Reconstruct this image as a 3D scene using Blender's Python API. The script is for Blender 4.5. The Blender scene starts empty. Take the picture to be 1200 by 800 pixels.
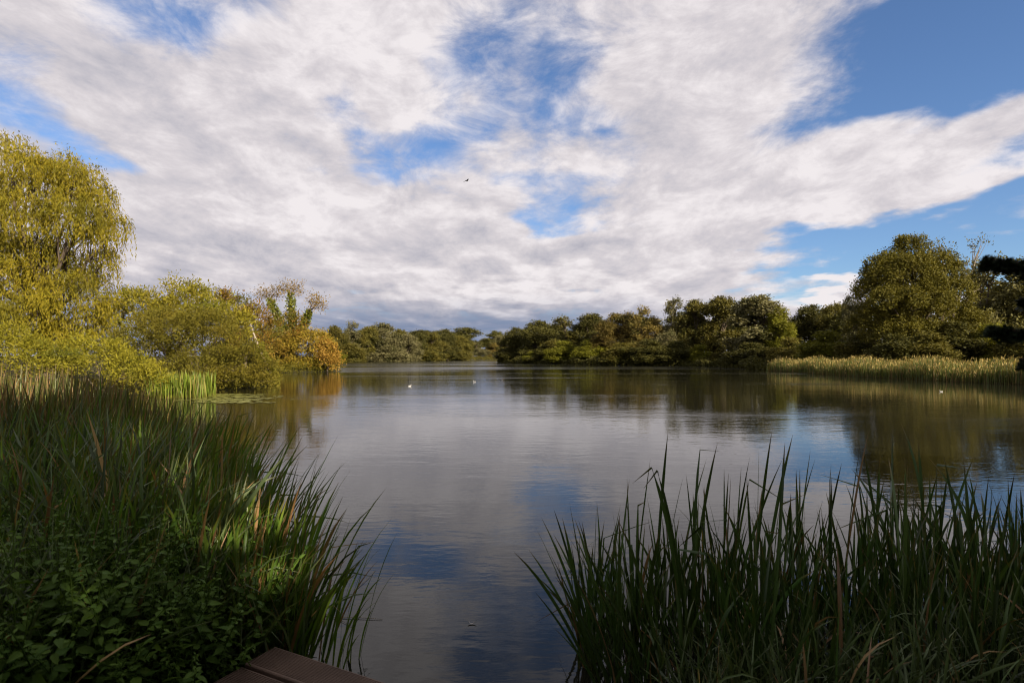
import bpy, math, random
import numpy as np
from mathutils import Vector

sc = bpy.context.scene
COL = sc.collection
R = math.radians

# ------------------------------------------------------------------ camera
EYE, FPX, HOR = 1.70, 667.0, 417.0          # eye height over the water, focal length and horizon row in photo pixels
cam_d = bpy.data.cameras.new('camera')
cam = bpy.data.objects.new('camera', cam_d); COL.objects.link(cam)
cam.location = (0, 0, EYE); cam.rotation_euler = (R(90), 0, 0)
cam_d.sensor_width = 36; cam_d.lens = 36 * FPX / 1200
cam_d.shift_y = (HOR - 400) / 1200
cam_d.clip_start = 0.05; cam_d.clip_end = 9000
cam_d.dof.use_dof = True; cam_d.dof.focus_distance = 9.0; cam_d.dof.aperture_fstop = 3.6
sc.camera = cam

# ------------------------------------------------------------------ view
sc.view_settings.view_transform = 'Standard'; sc.view_settings.look = 'None'
sc.view_settings.gamma = 1.0; sc.view_settings.exposure = 1.2
sc.cycles.use_denoising = True; sc.cycles.filter_width = 1.1
sc.cycles.max_bounces = 8; sc.cycles.transparent_max_bounces = 8
sc.cycles.diffuse_bounces = 3; sc.cycles.glossy_bounces = 3; sc.cycles.transmission_bounces = 3
sc.cycles.caustics_reflective = False; sc.cycles.caustics_refractive = False
sc.cycles.sample_clamp_indirect = 4.0

SUN_AZ, SUN_EL = R(138), R(26)
SUN = np.array([math.sin(SUN_AZ)*math.cos(SUN_EL), math.cos(SUN_AZ)*math.cos(SUN_EL), math.sin(SUN_EL)])

# ------------------------------------------------------------------ world: clear sky with broken altocumulus
w = bpy.data.worlds.new('World'); sc.world = w; w.use_nodes = True
nt = w.node_tree; nt.nodes.clear()
class NT:
    """tiny helper for wiring nodes"""
    def __init__(s, tree): s.t = tree; s.n = tree.nodes; s.l = tree.links
    def add(s, typ, **kw):
        n = s.n.new(typ)
        for k, v in kw.items(): setattr(n, k, v)
        return n
    def put(s, sock, v):
        if isinstance(v, bpy.types.NodeSocket): s.l.new(v, sock)
        elif v is not None: sock.default_value = v
    def math(s, op, a, b=None, c=None, clamp=False):
        n = s.add('ShaderNodeMath', operation=op); n.use_clamp = clamp
        for i, v in enumerate((a, b, c)):
            if v is not None: s.put(n.inputs[i], v)
        return n.outputs[0]
    def vmath(s, op, a, b=None, out=0):
        n = s.add('ShaderNodeVectorMath', operation=op)
        s.put(n.inputs[0], a)
        if b is not None: s.put(n.inputs[1], b)
        return n.outputs[out]
    def noise(s, vec, scale, detail=4, rough=0.55, dist=0.0, lac=2.0):
        n = s.add('ShaderNodeTexNoise'); s.put(n.inputs['Vector'], vec)
        n.inputs['Scale'].default_value = scale; n.inputs['Detail'].default_value = detail
        n.inputs['Roughness'].default_value = rough; n.inputs['Distortion'].default_value = dist
        n.inputs['Lacunarity'].default_value = lac
        return n.outputs[0]
    def mapr(s, v, a, b, c=0.0, d=1.0, smooth=True):
        n = s.add('ShaderNodeMapRange'); n.interpolation_type = 'SMOOTHSTEP' if smooth else 'LINEAR'
        s.put(n.inputs[0], v)
        for i, x in enumerate((a, b, c, d)): s.put(n.inputs[i+1], x)
        return n.outputs[0]
    def mix(s, f, a, b, blend='MIX'):
        n = s.add('ShaderNodeMix', data_type='RGBA', blend_type=blend)
        s.put(n.inputs['Factor'], f); s.put(n.inputs['A'], a); s.put(n.inputs['B'], b)
        return n.outputs['Result']
    def ramp(s, f, stops):
        n = s.add('ShaderNodeValToRGB'); s.put(n.inputs[0], f)
        e = n.color_ramp.elements
        while len(e) < len(stops): e.new(0.5)
        for el, (p, c) in zip(e, stops): el.position = p; el.color = (*c[:3], 1)
        return n.outputs[0]
    def mapping(s, vec, loc=(0,0,0), rot=(0,0,0), scale=(1,1,1), kind='POINT'):
        n = s.add('ShaderNodeMapping'); n.vector_type = kind; s.put(n.inputs[0], vec)
        n.inputs[1].default_value = loc; n.inputs[2].default_value = rot; n.inputs[3].default_value = scale
        return n.outputs[0]

def build_sky():
    N = NT(nt)
    tc = N.add('ShaderNodeTexCoord').outputs['Generated']
    d = N.vmath('NORMALIZE', tc)
    sp = N.add('ShaderNodeSeparateXYZ'); N.l.new(d, sp.inputs[0])
    x, y, z = sp.outputs
    zc = N.math('MAXIMUM', z, 0.0)
    # azimuth / elevation in degrees, for where the big cloud masses and the blue gaps lie
    az = N.math('MULTIPLY', N.math('ARCTAN2', x, y), 57.2958)
    el = N.math('MULTIPLY', N.math('ARCSINE', z), 57.2958)
    cmb = N.add('ShaderNodeCombineXYZ'); N.l.new(az, cmb.inputs[0]); N.l.new(el, cmb.inputs[1])
    ae = cmb.outputs[0]
    # flat cloud layer seen in perspective
    k = N.math('DIVIDE', 1.0, N.math('ADD', zc, 0.10))
    cp = N.add('ShaderNodeCombineXYZ')
    N.l.new(N.math('MULTIPLY', x, k), cp.inputs[0]); N.l.new(N.math('MULTIPLY', y, k), cp.inputs[1])
    pl = cp.outputs[0]
    plr = N.mapping(pl, rot=(0, 0, R(8)), scale=(1.35, 0.62, 1))
    # wobble for the mask coordinates
    wn = N.add('ShaderNodeTexNoise'); N.l.new(pl, wn.inputs['Vector']); wn.inputs['Scale'].default_value = 1.6
    wn.inputs['Detail'].default_value = 4
    wob = N.vmath('SCALE', N.vmath('SUBTRACT', wn.outputs['Color'], (0.5, 0.5, 0.5)), None)
    wob.node.inputs['Scale'].default_value = 16.0
    aew = N.vmath('ADD', ae, wob)
    def blob(px, py, rx, ry, rot, amt):
        """soft ellipse round the direction of a photo pixel; radii in degrees"""
        a = math.degrees(math.atan((px-600)/FPX))
        e = math.degrees(math.atan((HOR-py)/FPX*math.cos(R(a))))
        m = N.mapping(aew, loc=(a, e, 0), rot=(0, 0, R(rot)), scale=(rx, ry, 1e6), kind='TEXTURE')
        ln = N.vmath('LENGTH', m, out=1)
        return N.mapr(ln, 1.25, 0.25, 0.0, amt)
    base = N.noise(plr, 1.15, 8, 0.55, 0.25)
    fine = N.noise(plr, 4.2, 6, 0.62, 0.4)
    d3 = N.mapping(d, rot=(0, 0, R(20)), scale=(1, 1, 2.1))
    puff = N.noise(d3, 9.0, 10, 0.66, 0.4)
    puff2 = N.noise(N.vmath('ADD', d3, (0.022, -0.014, 0.05)), 9.0, 10, 0.66, 0.4)
    dens = N.math('ADD', N.math('MULTIPLY', base, 0.95), N.math('MULTIPLY', fine, 0.30))
    dens = N.math('ADD', dens, N.math('MULTIPLY', puff, 0.85))
    dens = N.math('ADD', dens, -0.075)
    for b in BLOBS: dens = N.math('ADD', dens, blob(*b))
    cover = N.mapr(dens, 0.52, 1.03)
    # relief: compare the layer with itself one step nearer the sun
    off = N.vmath('ADD', plr, (0.10, -0.10, 0.0))
    relief = N.math('SUBTRACT', N.noise(plr, 2.2, 7, 0.6, 0.3), N.noise(off, 2.2, 7, 0.6, 0.3))
    tone = N.noise(N.mapping(pl, rot=(0, 0, R(8)), scale=(1.2, 0.42, 1)), 1.7, 7, 0.6, 0.25)
    lum = N.math('ADD', N.math('MULTIPLY', relief, 0.8), N.math('MULTIPLY', N.math('SUBTRACT', tone, 0.5), 0.9))
    lum = N.math('ADD', lum, N.math('MULTIPLY', N.math('SUBTRACT', puff, puff2), 1.2))
    lum = N.math('ADD', lum, 0.74)
    for b in TONES: lum = N.math('ADD', lum, blob(*b))
    lum = N.math('MAXIMUM', N.math('MINIMUM', lum, 1.0), 0.0)
    ccol = N.ramp(lum, [(0.0, (2.3, 2.35, 2.9)), (0.35, (3.6, 3.5, 3.9)), (0.7, (4.85, 4.55, 4.75)), (1.0, (6.2, 5.85, 5.95))])
    sky = N.add('ShaderNodeTexSky', sky_type='NISHITA')
    sky.sun_disc = False; sky.sun_elevation = SUN_EL; sky.sun_rotation = SUN_AZ
    sky.air_density = 1.0; sky.dust_density = 0.6; sky.ozone_density = 2.0
    blue = N.mix(1.0, sky.outputs[0], SKY_TINT, 'MULTIPLY')
    # slate-blue distant rain cloud low over the far shore
    col = N.mix(cover, blue, ccol)
    bank = N.mapr(el, 2.8, 6.6, 0.9, 0.0)
    bank = N.math('MULTIPLY', bank, N.mapr(N.math('ADD', az, N.math('MULTIPLY', N.math('SUBTRACT', base, 0.5), 22)), 26.0, 8.0))
    bank = N.math('MULTIPLY', bank, N.mapr(base, 0.66, 0.40, 0.45, 1.0))
    col = N.mix(bank, col, (1.35, 1.75, 2.75, 1))
    bg = N.add('ShaderNodeBackground'); N.l.new(col, bg.inputs[0]); bg.inputs[1].default_value = 0.062
    out = N.add('ShaderNodeOutputWorld'); N.l.new(bg.outputs[0], out.inputs[0])
    w.cycles.sampling_method = 'MANUAL'; w.cycles.sample_map_resolution = 512
SKY_TINT = (0.70, 0.84, 1.05, 1)
# photo px, py, half-width deg, half-height deg, rotation deg, amount  (blue gaps negative)
BLOBS = [
    (170, 12, 13, 4.5, 22, -0.46), (475, 160, 9, 3.6, -25, -0.34), (560, 110, 8, 4.5, 10, -0.26), (672, 110, 5, 6.5, 0, -0.40),
    (600, 40, 10, 5, 0, -0.08), (635, 250, 6, 3, 0, -0.26), (1140, 85, 13, 11, 0, -0.58), (1200, 40, 12, 9, 0, -0.3),
    (1080, 295, 14, 5.5, 0, -0.56), (955, 262, 5, 4, 0, -0.24), (70, 130, 10, 2.6, -25, -0.24), (10, 100, 6, 2.5, 0, -0.16),
    (1080, 192, 13, 4.6, 4, 0.72), (1000, 350, 3.0, 1.6, 0, 0.6), (320, 190, 24, 9, -22, 0.22), (840, 130, 13, 15, 0, 0.22), (30, 60, 12, 7, 0, 0.2),
    (430, 40, 12, 6, 0, 0.18), (250, 290, 25, 6, -5, 0.25), (760, 320, 16, 4, 0, 0.25), (520, 310, 20, 5, 0, 0.25),
]
TONES = [
    (560, 385, 26, 2.6, 0, -0.35), (230, 320, 20, 4, -6, -0.16), (560, 300, 20, 3.5, -8, -0.16), (180, 180, 16, 7, -20, -0.08), (1080, 190, 12, 5, 0, 0.10), (860, 140, 12, 12, 0, 0.06),
    (640, 345, 12, 2.0, 0, 0.18), (1000, 345, 5, 3, 0, 0.5), (480, 40, 12, 7, 0, 0.14), (420, 245, 20, 3, -8, 0.14),
]
build_sky()

sun_d = bpy.data.lights.new('sun', 'SUN'); sun_d.energy = 5.0; sun_d.angle = R(0.6); sun_d.color = (1.0, 0.87, 0.67)
sun = bpy.data.objects.new('sun', sun_d); COL.objects.link(sun)
sun.location = (30, -30, 40)
sun.rotation_euler = Vector(SUN).to_track_quat('Z', 'Y').to_euler()

# ------------------------------------------------------------------ helpers
def P(px, py, Y):
    """photo pixel at a known distance Y -> world point"""
    return np.array([(px-600)/FPX*Y, Y, EYE + (HOR-py)/FPX*Y])

def mesh_obj(name, V, F, mat=None, parent=None, smooth=False, attr=None):
    V = np.asarray(V, np.float32).reshape(-1, 3); F = np.asarray(F, np.int32)
    me = bpy.data.meshes.new(name)
    n = F.shape[1]
    me.vertices.add(len(V)); me.vertices.foreach_set('co', V.ravel())
    me.loops.add(F.size); me.loops.foreach_set('vertex_index', F.ravel())
    me.polygons.add(len(F)); me.polygons.foreach_set('loop_start', np.arange(0, F.size, n, dtype=np.int32))
    me.update(calc_edges=True)
    if smooth: me.polygons.foreach_set('use_smooth', np.ones(len(F), bool))
    if attr is not None:
        a = me.attributes.new('along', 'FLOAT', 'POINT'); a.data.foreach_set('value', np.asarray(attr, np.float32))
    if mat: me.materials.append(mat)
    o = bpy.data.objects.new(name, me); COL.objects.link(o)
    if parent is not None: o.parent = parent
    return o

def empty(name, loc, label, cat, group=None, rz=0.0, scale=(1, 1, 1)):
    o = bpy.data.objects.new(name, None); COL.objects.link(o)
    o.location = [float(v) for v in loc]; o.rotation_euler = (0, 0, rz); o.scale = scale
    o.empty_display_size = 0.2
    return tag(o, label, cat, group)
def tag(o, label=None, cat=None, group=None, kind=None):
    if label: o['label'] = label
    if cat: o['category'] = cat
    if group: o['group'] = group
    if kind: o['kind'] = kind
    return o

def unit(a): return a / np.maximum(np.linalg.norm(a, axis=-1, keepdims=True), 1e-9)

def leaf_quads(rng, C, A, L, W, up=None, nrand=0.9, fold=0.15):
    """diamond leaves: centres C, long axes A, lengths, widths"""
    n = len(C); A = unit(A)
    nr = rng.normal(size=(n, 3)) * nrand
    if up is not None: nr = nr + up
    S = unit(np.cross(A, nr)); Nn = np.cross(S, A)
    L = np.broadcast_to(L, (n,))[:, None]; W = np.broadcast_to(W, (n,))[:, None]
    b = C - A*L*0.5; t = C + A*L*0.5; m = C - A*L*0.06 - Nn*L*fold
    V = np.stack([b, m + S*W*0.5, t, m - S*W*0.5], 1).reshape(-1, 3)
    F = np.arange(4*n).reshape(n, 4)
    return V, F

def join(parts):
    Vs, Fs, o = [], [], 0
    for V, F in parts:
        Vs.append(V); Fs.append(np.asarray(F) + o); o += len(V)
    return np.concatenate(Vs), np.concatenate(Fs)

def tube(pts, rad, sides=6):
    pts = np.asarray(pts, float); n = len(pts); rad = np.broadcast_to(rad, (n,))
    T = unit(np.gradient(pts, axis=0)); ref = np.array([0.31, 0.95, 0.02])
    U = unit(np.cross(T, ref)); W = np.cross(T, U)
    a = np.arange(sides) * 2*np.pi/sides
    V = pts[:, None] + rad[:, None, None]*(U[:, None]*np.cos(a)[None, :, None] + W[:, None]*np.sin(a)[None, :, None])
    i = np.arange(n-1)[:, None]*sides; j = np.arange(sides)[None]; k = (j+1) % sides
    F = np.stack([i+j, i+k, i+sides+k, i+sides+j], -1).reshape(-1, 4)
    return V.reshape(-1, 3), F

def bez(a, b, sag, n=7, rng=None, jit=0.0):
    a = np.asarray(a, float); b = np.asarray(b, float); t = np.linspace(0, 1, n)[:, None]
    m = (a+b)/2 + np.asarray(sag, float)
    p = (1-t)**2*a + 2*t*(1-t)*m + t**2*b
    if rng is not None and jit: p[1:-1] += rng.normal(size=(n-2, 3))*jit
    return p

# ------------------------------------------------------------------ materials
def new_mat(name):
    m = bpy.data.materials.new(name); m.use_nodes = True; m.node_tree.nodes.clear()
    return m, NT(m.node_tree)
def finish(N, shader):
    o = N.add('ShaderNodeOutputMaterial'); N.l.new(shader, o.inputs[0])
def principled(N, col, rough=0.6, spec=0.3, normal=None):
    b = N.add('ShaderNodeBsdfPrincipled'); N.put(b.inputs['Base Color'], col); N.put(b.inputs['Roughness'], rough)
    b.inputs['Specular IOR Level'].default_value = spec
    if normal is not None: N.l.new(normal, b.inputs['Normal'])
    return b.outputs[0]

def leaf_mat(name, cols, trans=0.32, rough=0.6, spec=0.12, patch=None, pscale=0.45):
    m, N = new_mat(name)
    g = N.add('ShaderNodeNewGeometry'); oi = N.add('ShaderNodeObjectInfo')
    st = [(i/(len(cols)-1), c) for i, c in enumerate(cols)]
    cl = N.mapr(N.noise(g.outputs['Position'], pscale*2.6, 3, 0.6), 0.3, 0.7, 0.0, 1.0, False)
    c = N.ramp(N.math('ADD', N.math('MULTIPLY', g.outputs['Random Per Island'], 0.45), N.math('MULTIPLY', cl, 0.55)), st)
    if patch:
        ns = N.noise(g.outputs['Position'], pscale, 3, 0.6)
        c = N.mix(N.mapr(ns, 0.48, 0.66), c, (*patch, 1))
    h = N.add('ShaderNodeHueSaturation'); N.l.new(c, h.inputs['Color'])
    N.l.new(N.mapr(oi.outputs['Random'], 0, 1, 0.82, 1.18, False), h.inputs['Value'])
    c = h.outputs[0]
    b = principled(N, c, rough, spec)
    t = N.add('ShaderNodeBsdfTranslucent'); N.l.new(N.mix(1.0, c, (1.0, 0.95, 0.45, 1), 'MULTIPLY'), t.inputs[0])
    x = N.add('ShaderNodeMixShader'); x.inputs[0].default_value = trans
    N.l.new(b, x.inputs[1]); N.l.new(t.outputs[0], x.inputs[2]); finish(N, x.outputs[0])
    return m

def bark_mat(name, a, b):
    m, N = new_mat(name)
    g = N.add('ShaderNodeNewGeometry')
    n = N.noise(N.mapping(g.outputs['Position'], scale=(6, 6, 1.5)), 2.0, 5, 0.65)
    bp = N.add('ShaderNodeBump'); bp.inputs['Strength'].default_value = 0.6; bp.inputs['Distance'].default_value = 0.02
    N.l.new(n, bp.inputs['Height'])
    finish(N, principled(N, N.ramp(n, [(0.3, a), (0.7, b)]), 0.9, 0.1, bp.outputs[0]))
    return m

def blade_mat(name, base, mid, tip, trans=0.3, var=0.35, dry=(0.20, 0.12, 0.05), dryamt=0.12):
    """reed and grass blades: colour runs along the blade, some blades dry"""
    m, N = new_mat(name)
    g = N.add('ShaderNodeNewGeometry'); at = N.add('ShaderNodeAttribute'); at.attribute_name = 'along'
    oi = N.add('ShaderNodeObjectInfo')
    rnd = N.math('FRACT', N.math('ADD', g.outputs['Random Per Island'], N.math('MULTIPLY', oi.outputs['Random'], 7.31)))
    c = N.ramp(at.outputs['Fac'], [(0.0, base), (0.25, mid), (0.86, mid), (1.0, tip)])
    c = N.mix(N.mapr(rnd, 1-dryamt, 1-dryamt+0.02), c, (*dry, 1))
    h = N.add('ShaderNodeHueSaturation'); N.l.new(c, h.inputs['Color'])
    r2 = N.math('FRACT', N.math('MULTIPLY', rnd, 17.3))
    N.l.new(N.mapr(r2, 0, 1, 1-var, 1+var, False), h.inputs['Value'])
    N.l.new(N.mapr(N.math('FRACT', N.math('MULTIPLY', rnd, 41.7)), 0, 1, 0.485, 0.515, False), h.inputs['Hue'])
    c = h.outputs[0]
    b = principled(N, c, 0.42, 0.4)
    t = N.add('ShaderNodeBsdfTranslucent'); N.l.new(N.mix(1.0, c, (1.0, 1.0, 0.4, 1), 'MULTIPLY'), t.inputs[0])
    x = N.add('ShaderNodeMixShader'); x.inputs[0].default_value = trans
    N.l.new(b, x.inputs[1]); N.l.new(t.outputs[0], x.inputs[2]); finish(N, x.outputs[0])
    return m

M = {}
M['willow'] = leaf_mat('willow_leaf', [(0.085, 0.084, 0.007), (0.15, 0.132, 0.010), (0.22, 0.172, 0.014), (0.115, 0.108, 0.008), (0.25, 0.16, 0.015)], 0.32, patch=(0.11, 0.10, 0.010), pscale=0.35)
M['shrub_yellow'] = leaf_mat('yellow_shrub_leaf', [(0.095, 0.095, 0.009), (0.165, 0.155, 0.012), (0.24, 0.21, 0.02), (0.12, 0.115, 0.010)], 0.32, patch=(0.09, 0.095, 0.010), pscale=0.6)
M['sallow'] = leaf_mat('sallow_leaf', [(0.065, 0.062, 0.009), (0.105, 0.095, 0.012), (0.15, 0.13, 0.015), (0.085, 0.083, 0.010)], 0.3, patch=(0.145, 0.118, 0.014))
M['sallow_back'] = leaf_mat('back_sallow_leaf', [(0.11, 0.105, 0.012), (0.17, 0.155, 0.016), (0.24, 0.20, 0.02), (0.24, 0.17, 0.02)], 0.32, patch=(0.13, 0.13, 0.015))
M['rust'] = leaf_mat('rust_leaf', [(0.13, 0.07, 0.012), (0.22, 0.11, 0.018), (0.10, 0.08, 0.012), (0.26, 0.15, 0.022)], 0.3, patch=(0.09, 0.09, 0.013))
M['orange'] = leaf_mat('orange_bush_leaf', [(0.13, 0.11, 0.014), (0.17, 0.14, 0.015), (0.22, 0.15, 0.02), (0.10, 0.095, 0.012)], 0.3, patch=(0.19, 0.125, 0.02))
M['orange_tip'] = leaf_mat('orange_tip_leaf', [(0.22, 0.125, 0.022), (0.28, 0.165, 0.03), (0.20, 0.14, 0.02)], 0.3)
M['ivy'] = leaf_mat('ivy_leaf', [(0.07, 0.085, 0.012), (0.12, 0.13, 0.014), (0.17, 0.17, 0.02)], 0.2, 0.35, 0.4)
M['pinkish'] = leaf_mat('dry_twig_leaf', [(0.17, 0.115, 0.035), (0.22, 0.145, 0.045), (0.13, 0.10, 0.022)], 0.3)
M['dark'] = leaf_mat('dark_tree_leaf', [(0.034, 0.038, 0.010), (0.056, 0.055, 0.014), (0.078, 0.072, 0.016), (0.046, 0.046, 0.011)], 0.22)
M['olive'] = leaf_mat('olive_tree_leaf', [(0.061, 0.060, 0.013), (0.094, 0.084, 0.017), (0.131, 0.110, 0.023), (0.074, 0.071, 0.014)], 0.25, patch=(0.056, 0.056, 0.013), pscale=0.3)
M['grey'] = leaf_mat('grey_tree_leaf', [(0.079, 0.075, 0.033), (0.112, 0.102, 0.047), (0.150, 0.135, 0.061), (0.066, 0.064, 0.024)], 0.22, patch=(0.066, 0.066, 0.023), pscale=0.3)
M['grey_lit'] = leaf_mat('lit_grey_tree_leaf', [(0.09, 0.085, 0.03), (0.125, 0.115, 0.042), (0.16, 0.145, 0.055), (0.08, 0.078, 0.026)], 0.3, patch=(0.11, 0.105, 0.03), pscale=0.3)  # lighter copy of the grey leaves, sunlit look put into the colour
M['gold'] = leaf_mat('golden_tree_leaf', [(0.10, 0.078, 0.020), (0.135, 0.102, 0.026), (0.165, 0.122, 0.032), (0.085, 0.07, 0.018)], 0.28, patch=(0.07, 0.066, 0.017), pscale=0.3)
M['lime'] = leaf_mat('lime_shrub_leaf', [(0.079, 0.090, 0.009), (0.122, 0.126, 0.012), (0.158, 0.151, 0.017), (0.072, 0.079, 0.009)], 0.32)
M['maple'] = leaf_mat('big_tree_leaf', [(0.061, 0.061, 0.011), (0.102, 0.094, 0.014), (0.143, 0.122, 0.018), (0.077, 0.077, 0.013)], 0.28, patch=(0.122, 0.107, 0.016), pscale=0.35)
M['cypress'] = leaf_mat('cypress_leaf', [(0.012, 0.020, 0.009), (0.022, 0.032, 0.013), (0.03, 0.042, 0.016)], 0.1)
M['nettle'] = leaf_mat('nettle_leaf', [(0.022, 0.055, 0.008), (0.045, 0.095, 0.012), (0.085, 0.145, 0.018), (0.03, 0.068, 0.009)], 0.3, 0.6, 0.18)
M['bark'] = bark_mat('bark', (0.05, 0.038, 0.028), (0.14, 0.11, 0.085))
M['bark_pale'] = bark_mat('pale_bark', (0.16, 0.13, 0.10), (0.34, 0.29, 0.23))
M['reed'] = blade_mat('reed_blade', (0.075, 0.07, 0.026), (0.036, 0.066, 0.013), (0.13, 0.08, 0.03), 0.25, 0.45, dryamt=0.03)
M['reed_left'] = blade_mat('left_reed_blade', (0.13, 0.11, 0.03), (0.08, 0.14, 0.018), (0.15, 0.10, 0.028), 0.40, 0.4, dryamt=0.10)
M['reed_brown'] = blade_mat('brown_reed_blade', (0.07, 0.07, 0.02), (0.085, 0.100, 0.022), (0.125, 0.090, 0.03), 0.3, 0.45, (0.17, 0.105, 0.042), 0.28)
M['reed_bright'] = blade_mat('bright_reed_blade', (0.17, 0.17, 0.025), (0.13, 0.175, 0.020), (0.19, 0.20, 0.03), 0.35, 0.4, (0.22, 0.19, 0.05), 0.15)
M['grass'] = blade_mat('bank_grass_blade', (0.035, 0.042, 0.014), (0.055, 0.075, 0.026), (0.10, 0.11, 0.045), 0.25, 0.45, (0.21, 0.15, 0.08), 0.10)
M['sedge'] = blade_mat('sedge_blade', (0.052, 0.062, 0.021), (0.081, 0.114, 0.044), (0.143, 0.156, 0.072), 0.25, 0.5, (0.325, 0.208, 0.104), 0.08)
M['reedbed'] = blade_mat('far_reed_blade', (0.13, 0.085, 0.03), (0.095, 0.115, 0.026), (0.20, 0.18, 0.045), 0.35, 0.5, (0.24, 0.165, 0.06), 0.2)

# deck composite
m, N = new_mat('brown_deck_board'); g = N.add('ShaderNodeNewGeometry'); oi = N.add('ShaderNodeObjectInfo')
n1 = N.noise(g.outputs['Position'], 3.0, 6, 0.65); n2 = N.noise(g.outputs['Position'], 60.0, 4, 0.6)
c = N.ramp(n1, [(0.3, (0.085, 0.055, 0.038)), (0.62, (0.135, 0.088, 0.062)), (0.8, (0.12, 0.09, 0.064))])
c = N.mix(N.math('MULTIPLY', n2, 0.5), c, (0.05, 0.032, 0.026, 1))
h = N.add('ShaderNodeHueSaturation'); N.l.new(c, h.inputs['Color']); N.l.new(N.mapr(oi.outputs['Random'], 0, 1, 0.85, 1.15, False), h.inputs['Value'])
bp = N.add('ShaderNodeBump'); bp.inputs['Strength'].default_value = 0.5; bp.inputs['Distance'].default_value = 0.002; N.l.new(n2, bp.inputs['Height'])
finish(N, principled(N, h.outputs[0], 0.65, 0.3, bp.outputs[0])); M['deck'] = m

# soil and rough grass
m, N = new_mat('bank_soil'); g = N.add('ShaderNodeNewGeometry')
n1 = N.noise(g.outputs['Position'], 0.35, 8, 0.65); n2 = N.noise(g.outputs['Position'], 9.0, 6, 0.7)
c = N.ramp(N.math('ADD', N.math('MULTIPLY', n1, 0.6), N.math('MULTIPLY', n2, 0.4)), [(0.35, (0.022, 0.018, 0.010)), (0.5, (0.045, 0.042, 0.016)), (0.66, (0.060, 0.068, 0.020))])
bp = N.add('ShaderNodeBump'); bp.inputs['Strength'].default_value = 0.8; bp.inputs['Distance'].default_value = 0.05; N.l.new(n2, bp.inputs['Height'])
finish(N, principled(N, c, 0.95, 0.05, bp.outputs[0])); M['soil'] = m

# lake water: small wind ripples, rougher in long wind lanes
m, N = new_mat('lake_water'); g = N.add('ShaderNodeNewGeometry'); pos = g.outputs['Position']
lane = N.noise(N.mapping(pos, rot=(0, 0, R(4)), scale=(0.012, 0.085, 1)), 1.0, 4, 0.6, 0.4)
sx = N.add('ShaderNodeSeparateXYZ'); N.l.new(pos, sx.inputs[0])
open_ = N.math('MULTIPLY', N.mapr(sx.outputs[1], 42, 72), N.mapr(sx.outputs[1], 240, 150))     # the open middle of the lake is the windiest
lane = N.math('ADD', lane, N.math('MULTIPLY', open_, 0.13))
wind = N.mapr(lane, 0.50, 0.66)
calm = N.mapr(lane, 0.52, 0.34)
w1 = N.noise(N.mapping(pos, rot=(0, 0, R(12)), scale=(0.55, 1.25, 1)), 2.2, 3, 0.5, 0.3)
w2 = N.noise(N.mapping(pos, rot=(0, 0, R(-9)), scale=(0.6, 1.6, 1)), 7.5, 3, 0.5, 0.2)
w3 = N.noise(N.mapping(pos, rot=(0, 0, R(25)), scale=(0.7, 1.0, 1)), 0.45, 2, 0.5)
hgt = N.math('ADD', N.math('MULTIPLY', w1, 0.0042), N.math('MULTIPLY', w2, 0.0017))
hgt = N.math('ADD', hgt, N.math('MULTIPLY', w3, 0.005))
hgt = N.math('MULTIPLY', hgt, N.math('ADD', N.math('MULTIPLY', wind, 1.3), N.math('SUBTRACT', 0.85, N.math('MULTIPLY', calm, 0.35))))
bp = N.add('ShaderNodeBump'); bp.inputs['Strength'].default_value = 1.0; bp.inputs['Distance'].default_value = 1.0
N.l.new(hgt, bp.inputs['Height'])
b = N.add('ShaderNodeBsdfPrincipled'); N.put(b.inputs['Base Color'], (0.011, 0.011, 0.007, 1))
N.put(b.inputs['Roughness'], N.math('ADD', 0.02, N.math('MULTIPLY', wind, 0.13)))
b.inputs['IOR'].default_value = 1.34; N.l.new(bp.outputs[0], b.inputs['Normal'])
finish(N, b.outputs[0]); M['water'] = m

def plain(name, col, rough=0.6):
    m, N = new_mat(name); g = N.add('ShaderNodeNewGeometry')
    n = N.noise(g.outputs['Position'], 25.0, 3, 0.6)
    c = N.mix(N.math('MULTIPLY', n, 0.5), (*col, 1), (*[v*0.6 for v in col], 1)); finish(N, principled(N, c, rough, 0.3)); return m
M['white_feather'] = plain('white_feather', (0.42, 0.41, 0.39)); M['grey_feather'] = plain('grey_feather', (0.30, 0.29, 0.27)); M['dark_feather'] = plain('dark_feather', (0.03, 0.03, 0.033))
M['straw'] = plain('straw', (0.30, 0.24, 0.14)); M['beak'] = plain('beak', (0.45, 0.22, 0.04)); M['lily'] = plain('lily_pad', (0.17, 0.17, 0.03), 0.4)
M['plume'] = leaf_mat('reed_plume', [(0.24, 0.18, 0.065), (0.32, 0.24, 0.09), (0.19, 0.145, 0.045)], 0.3)

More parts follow.
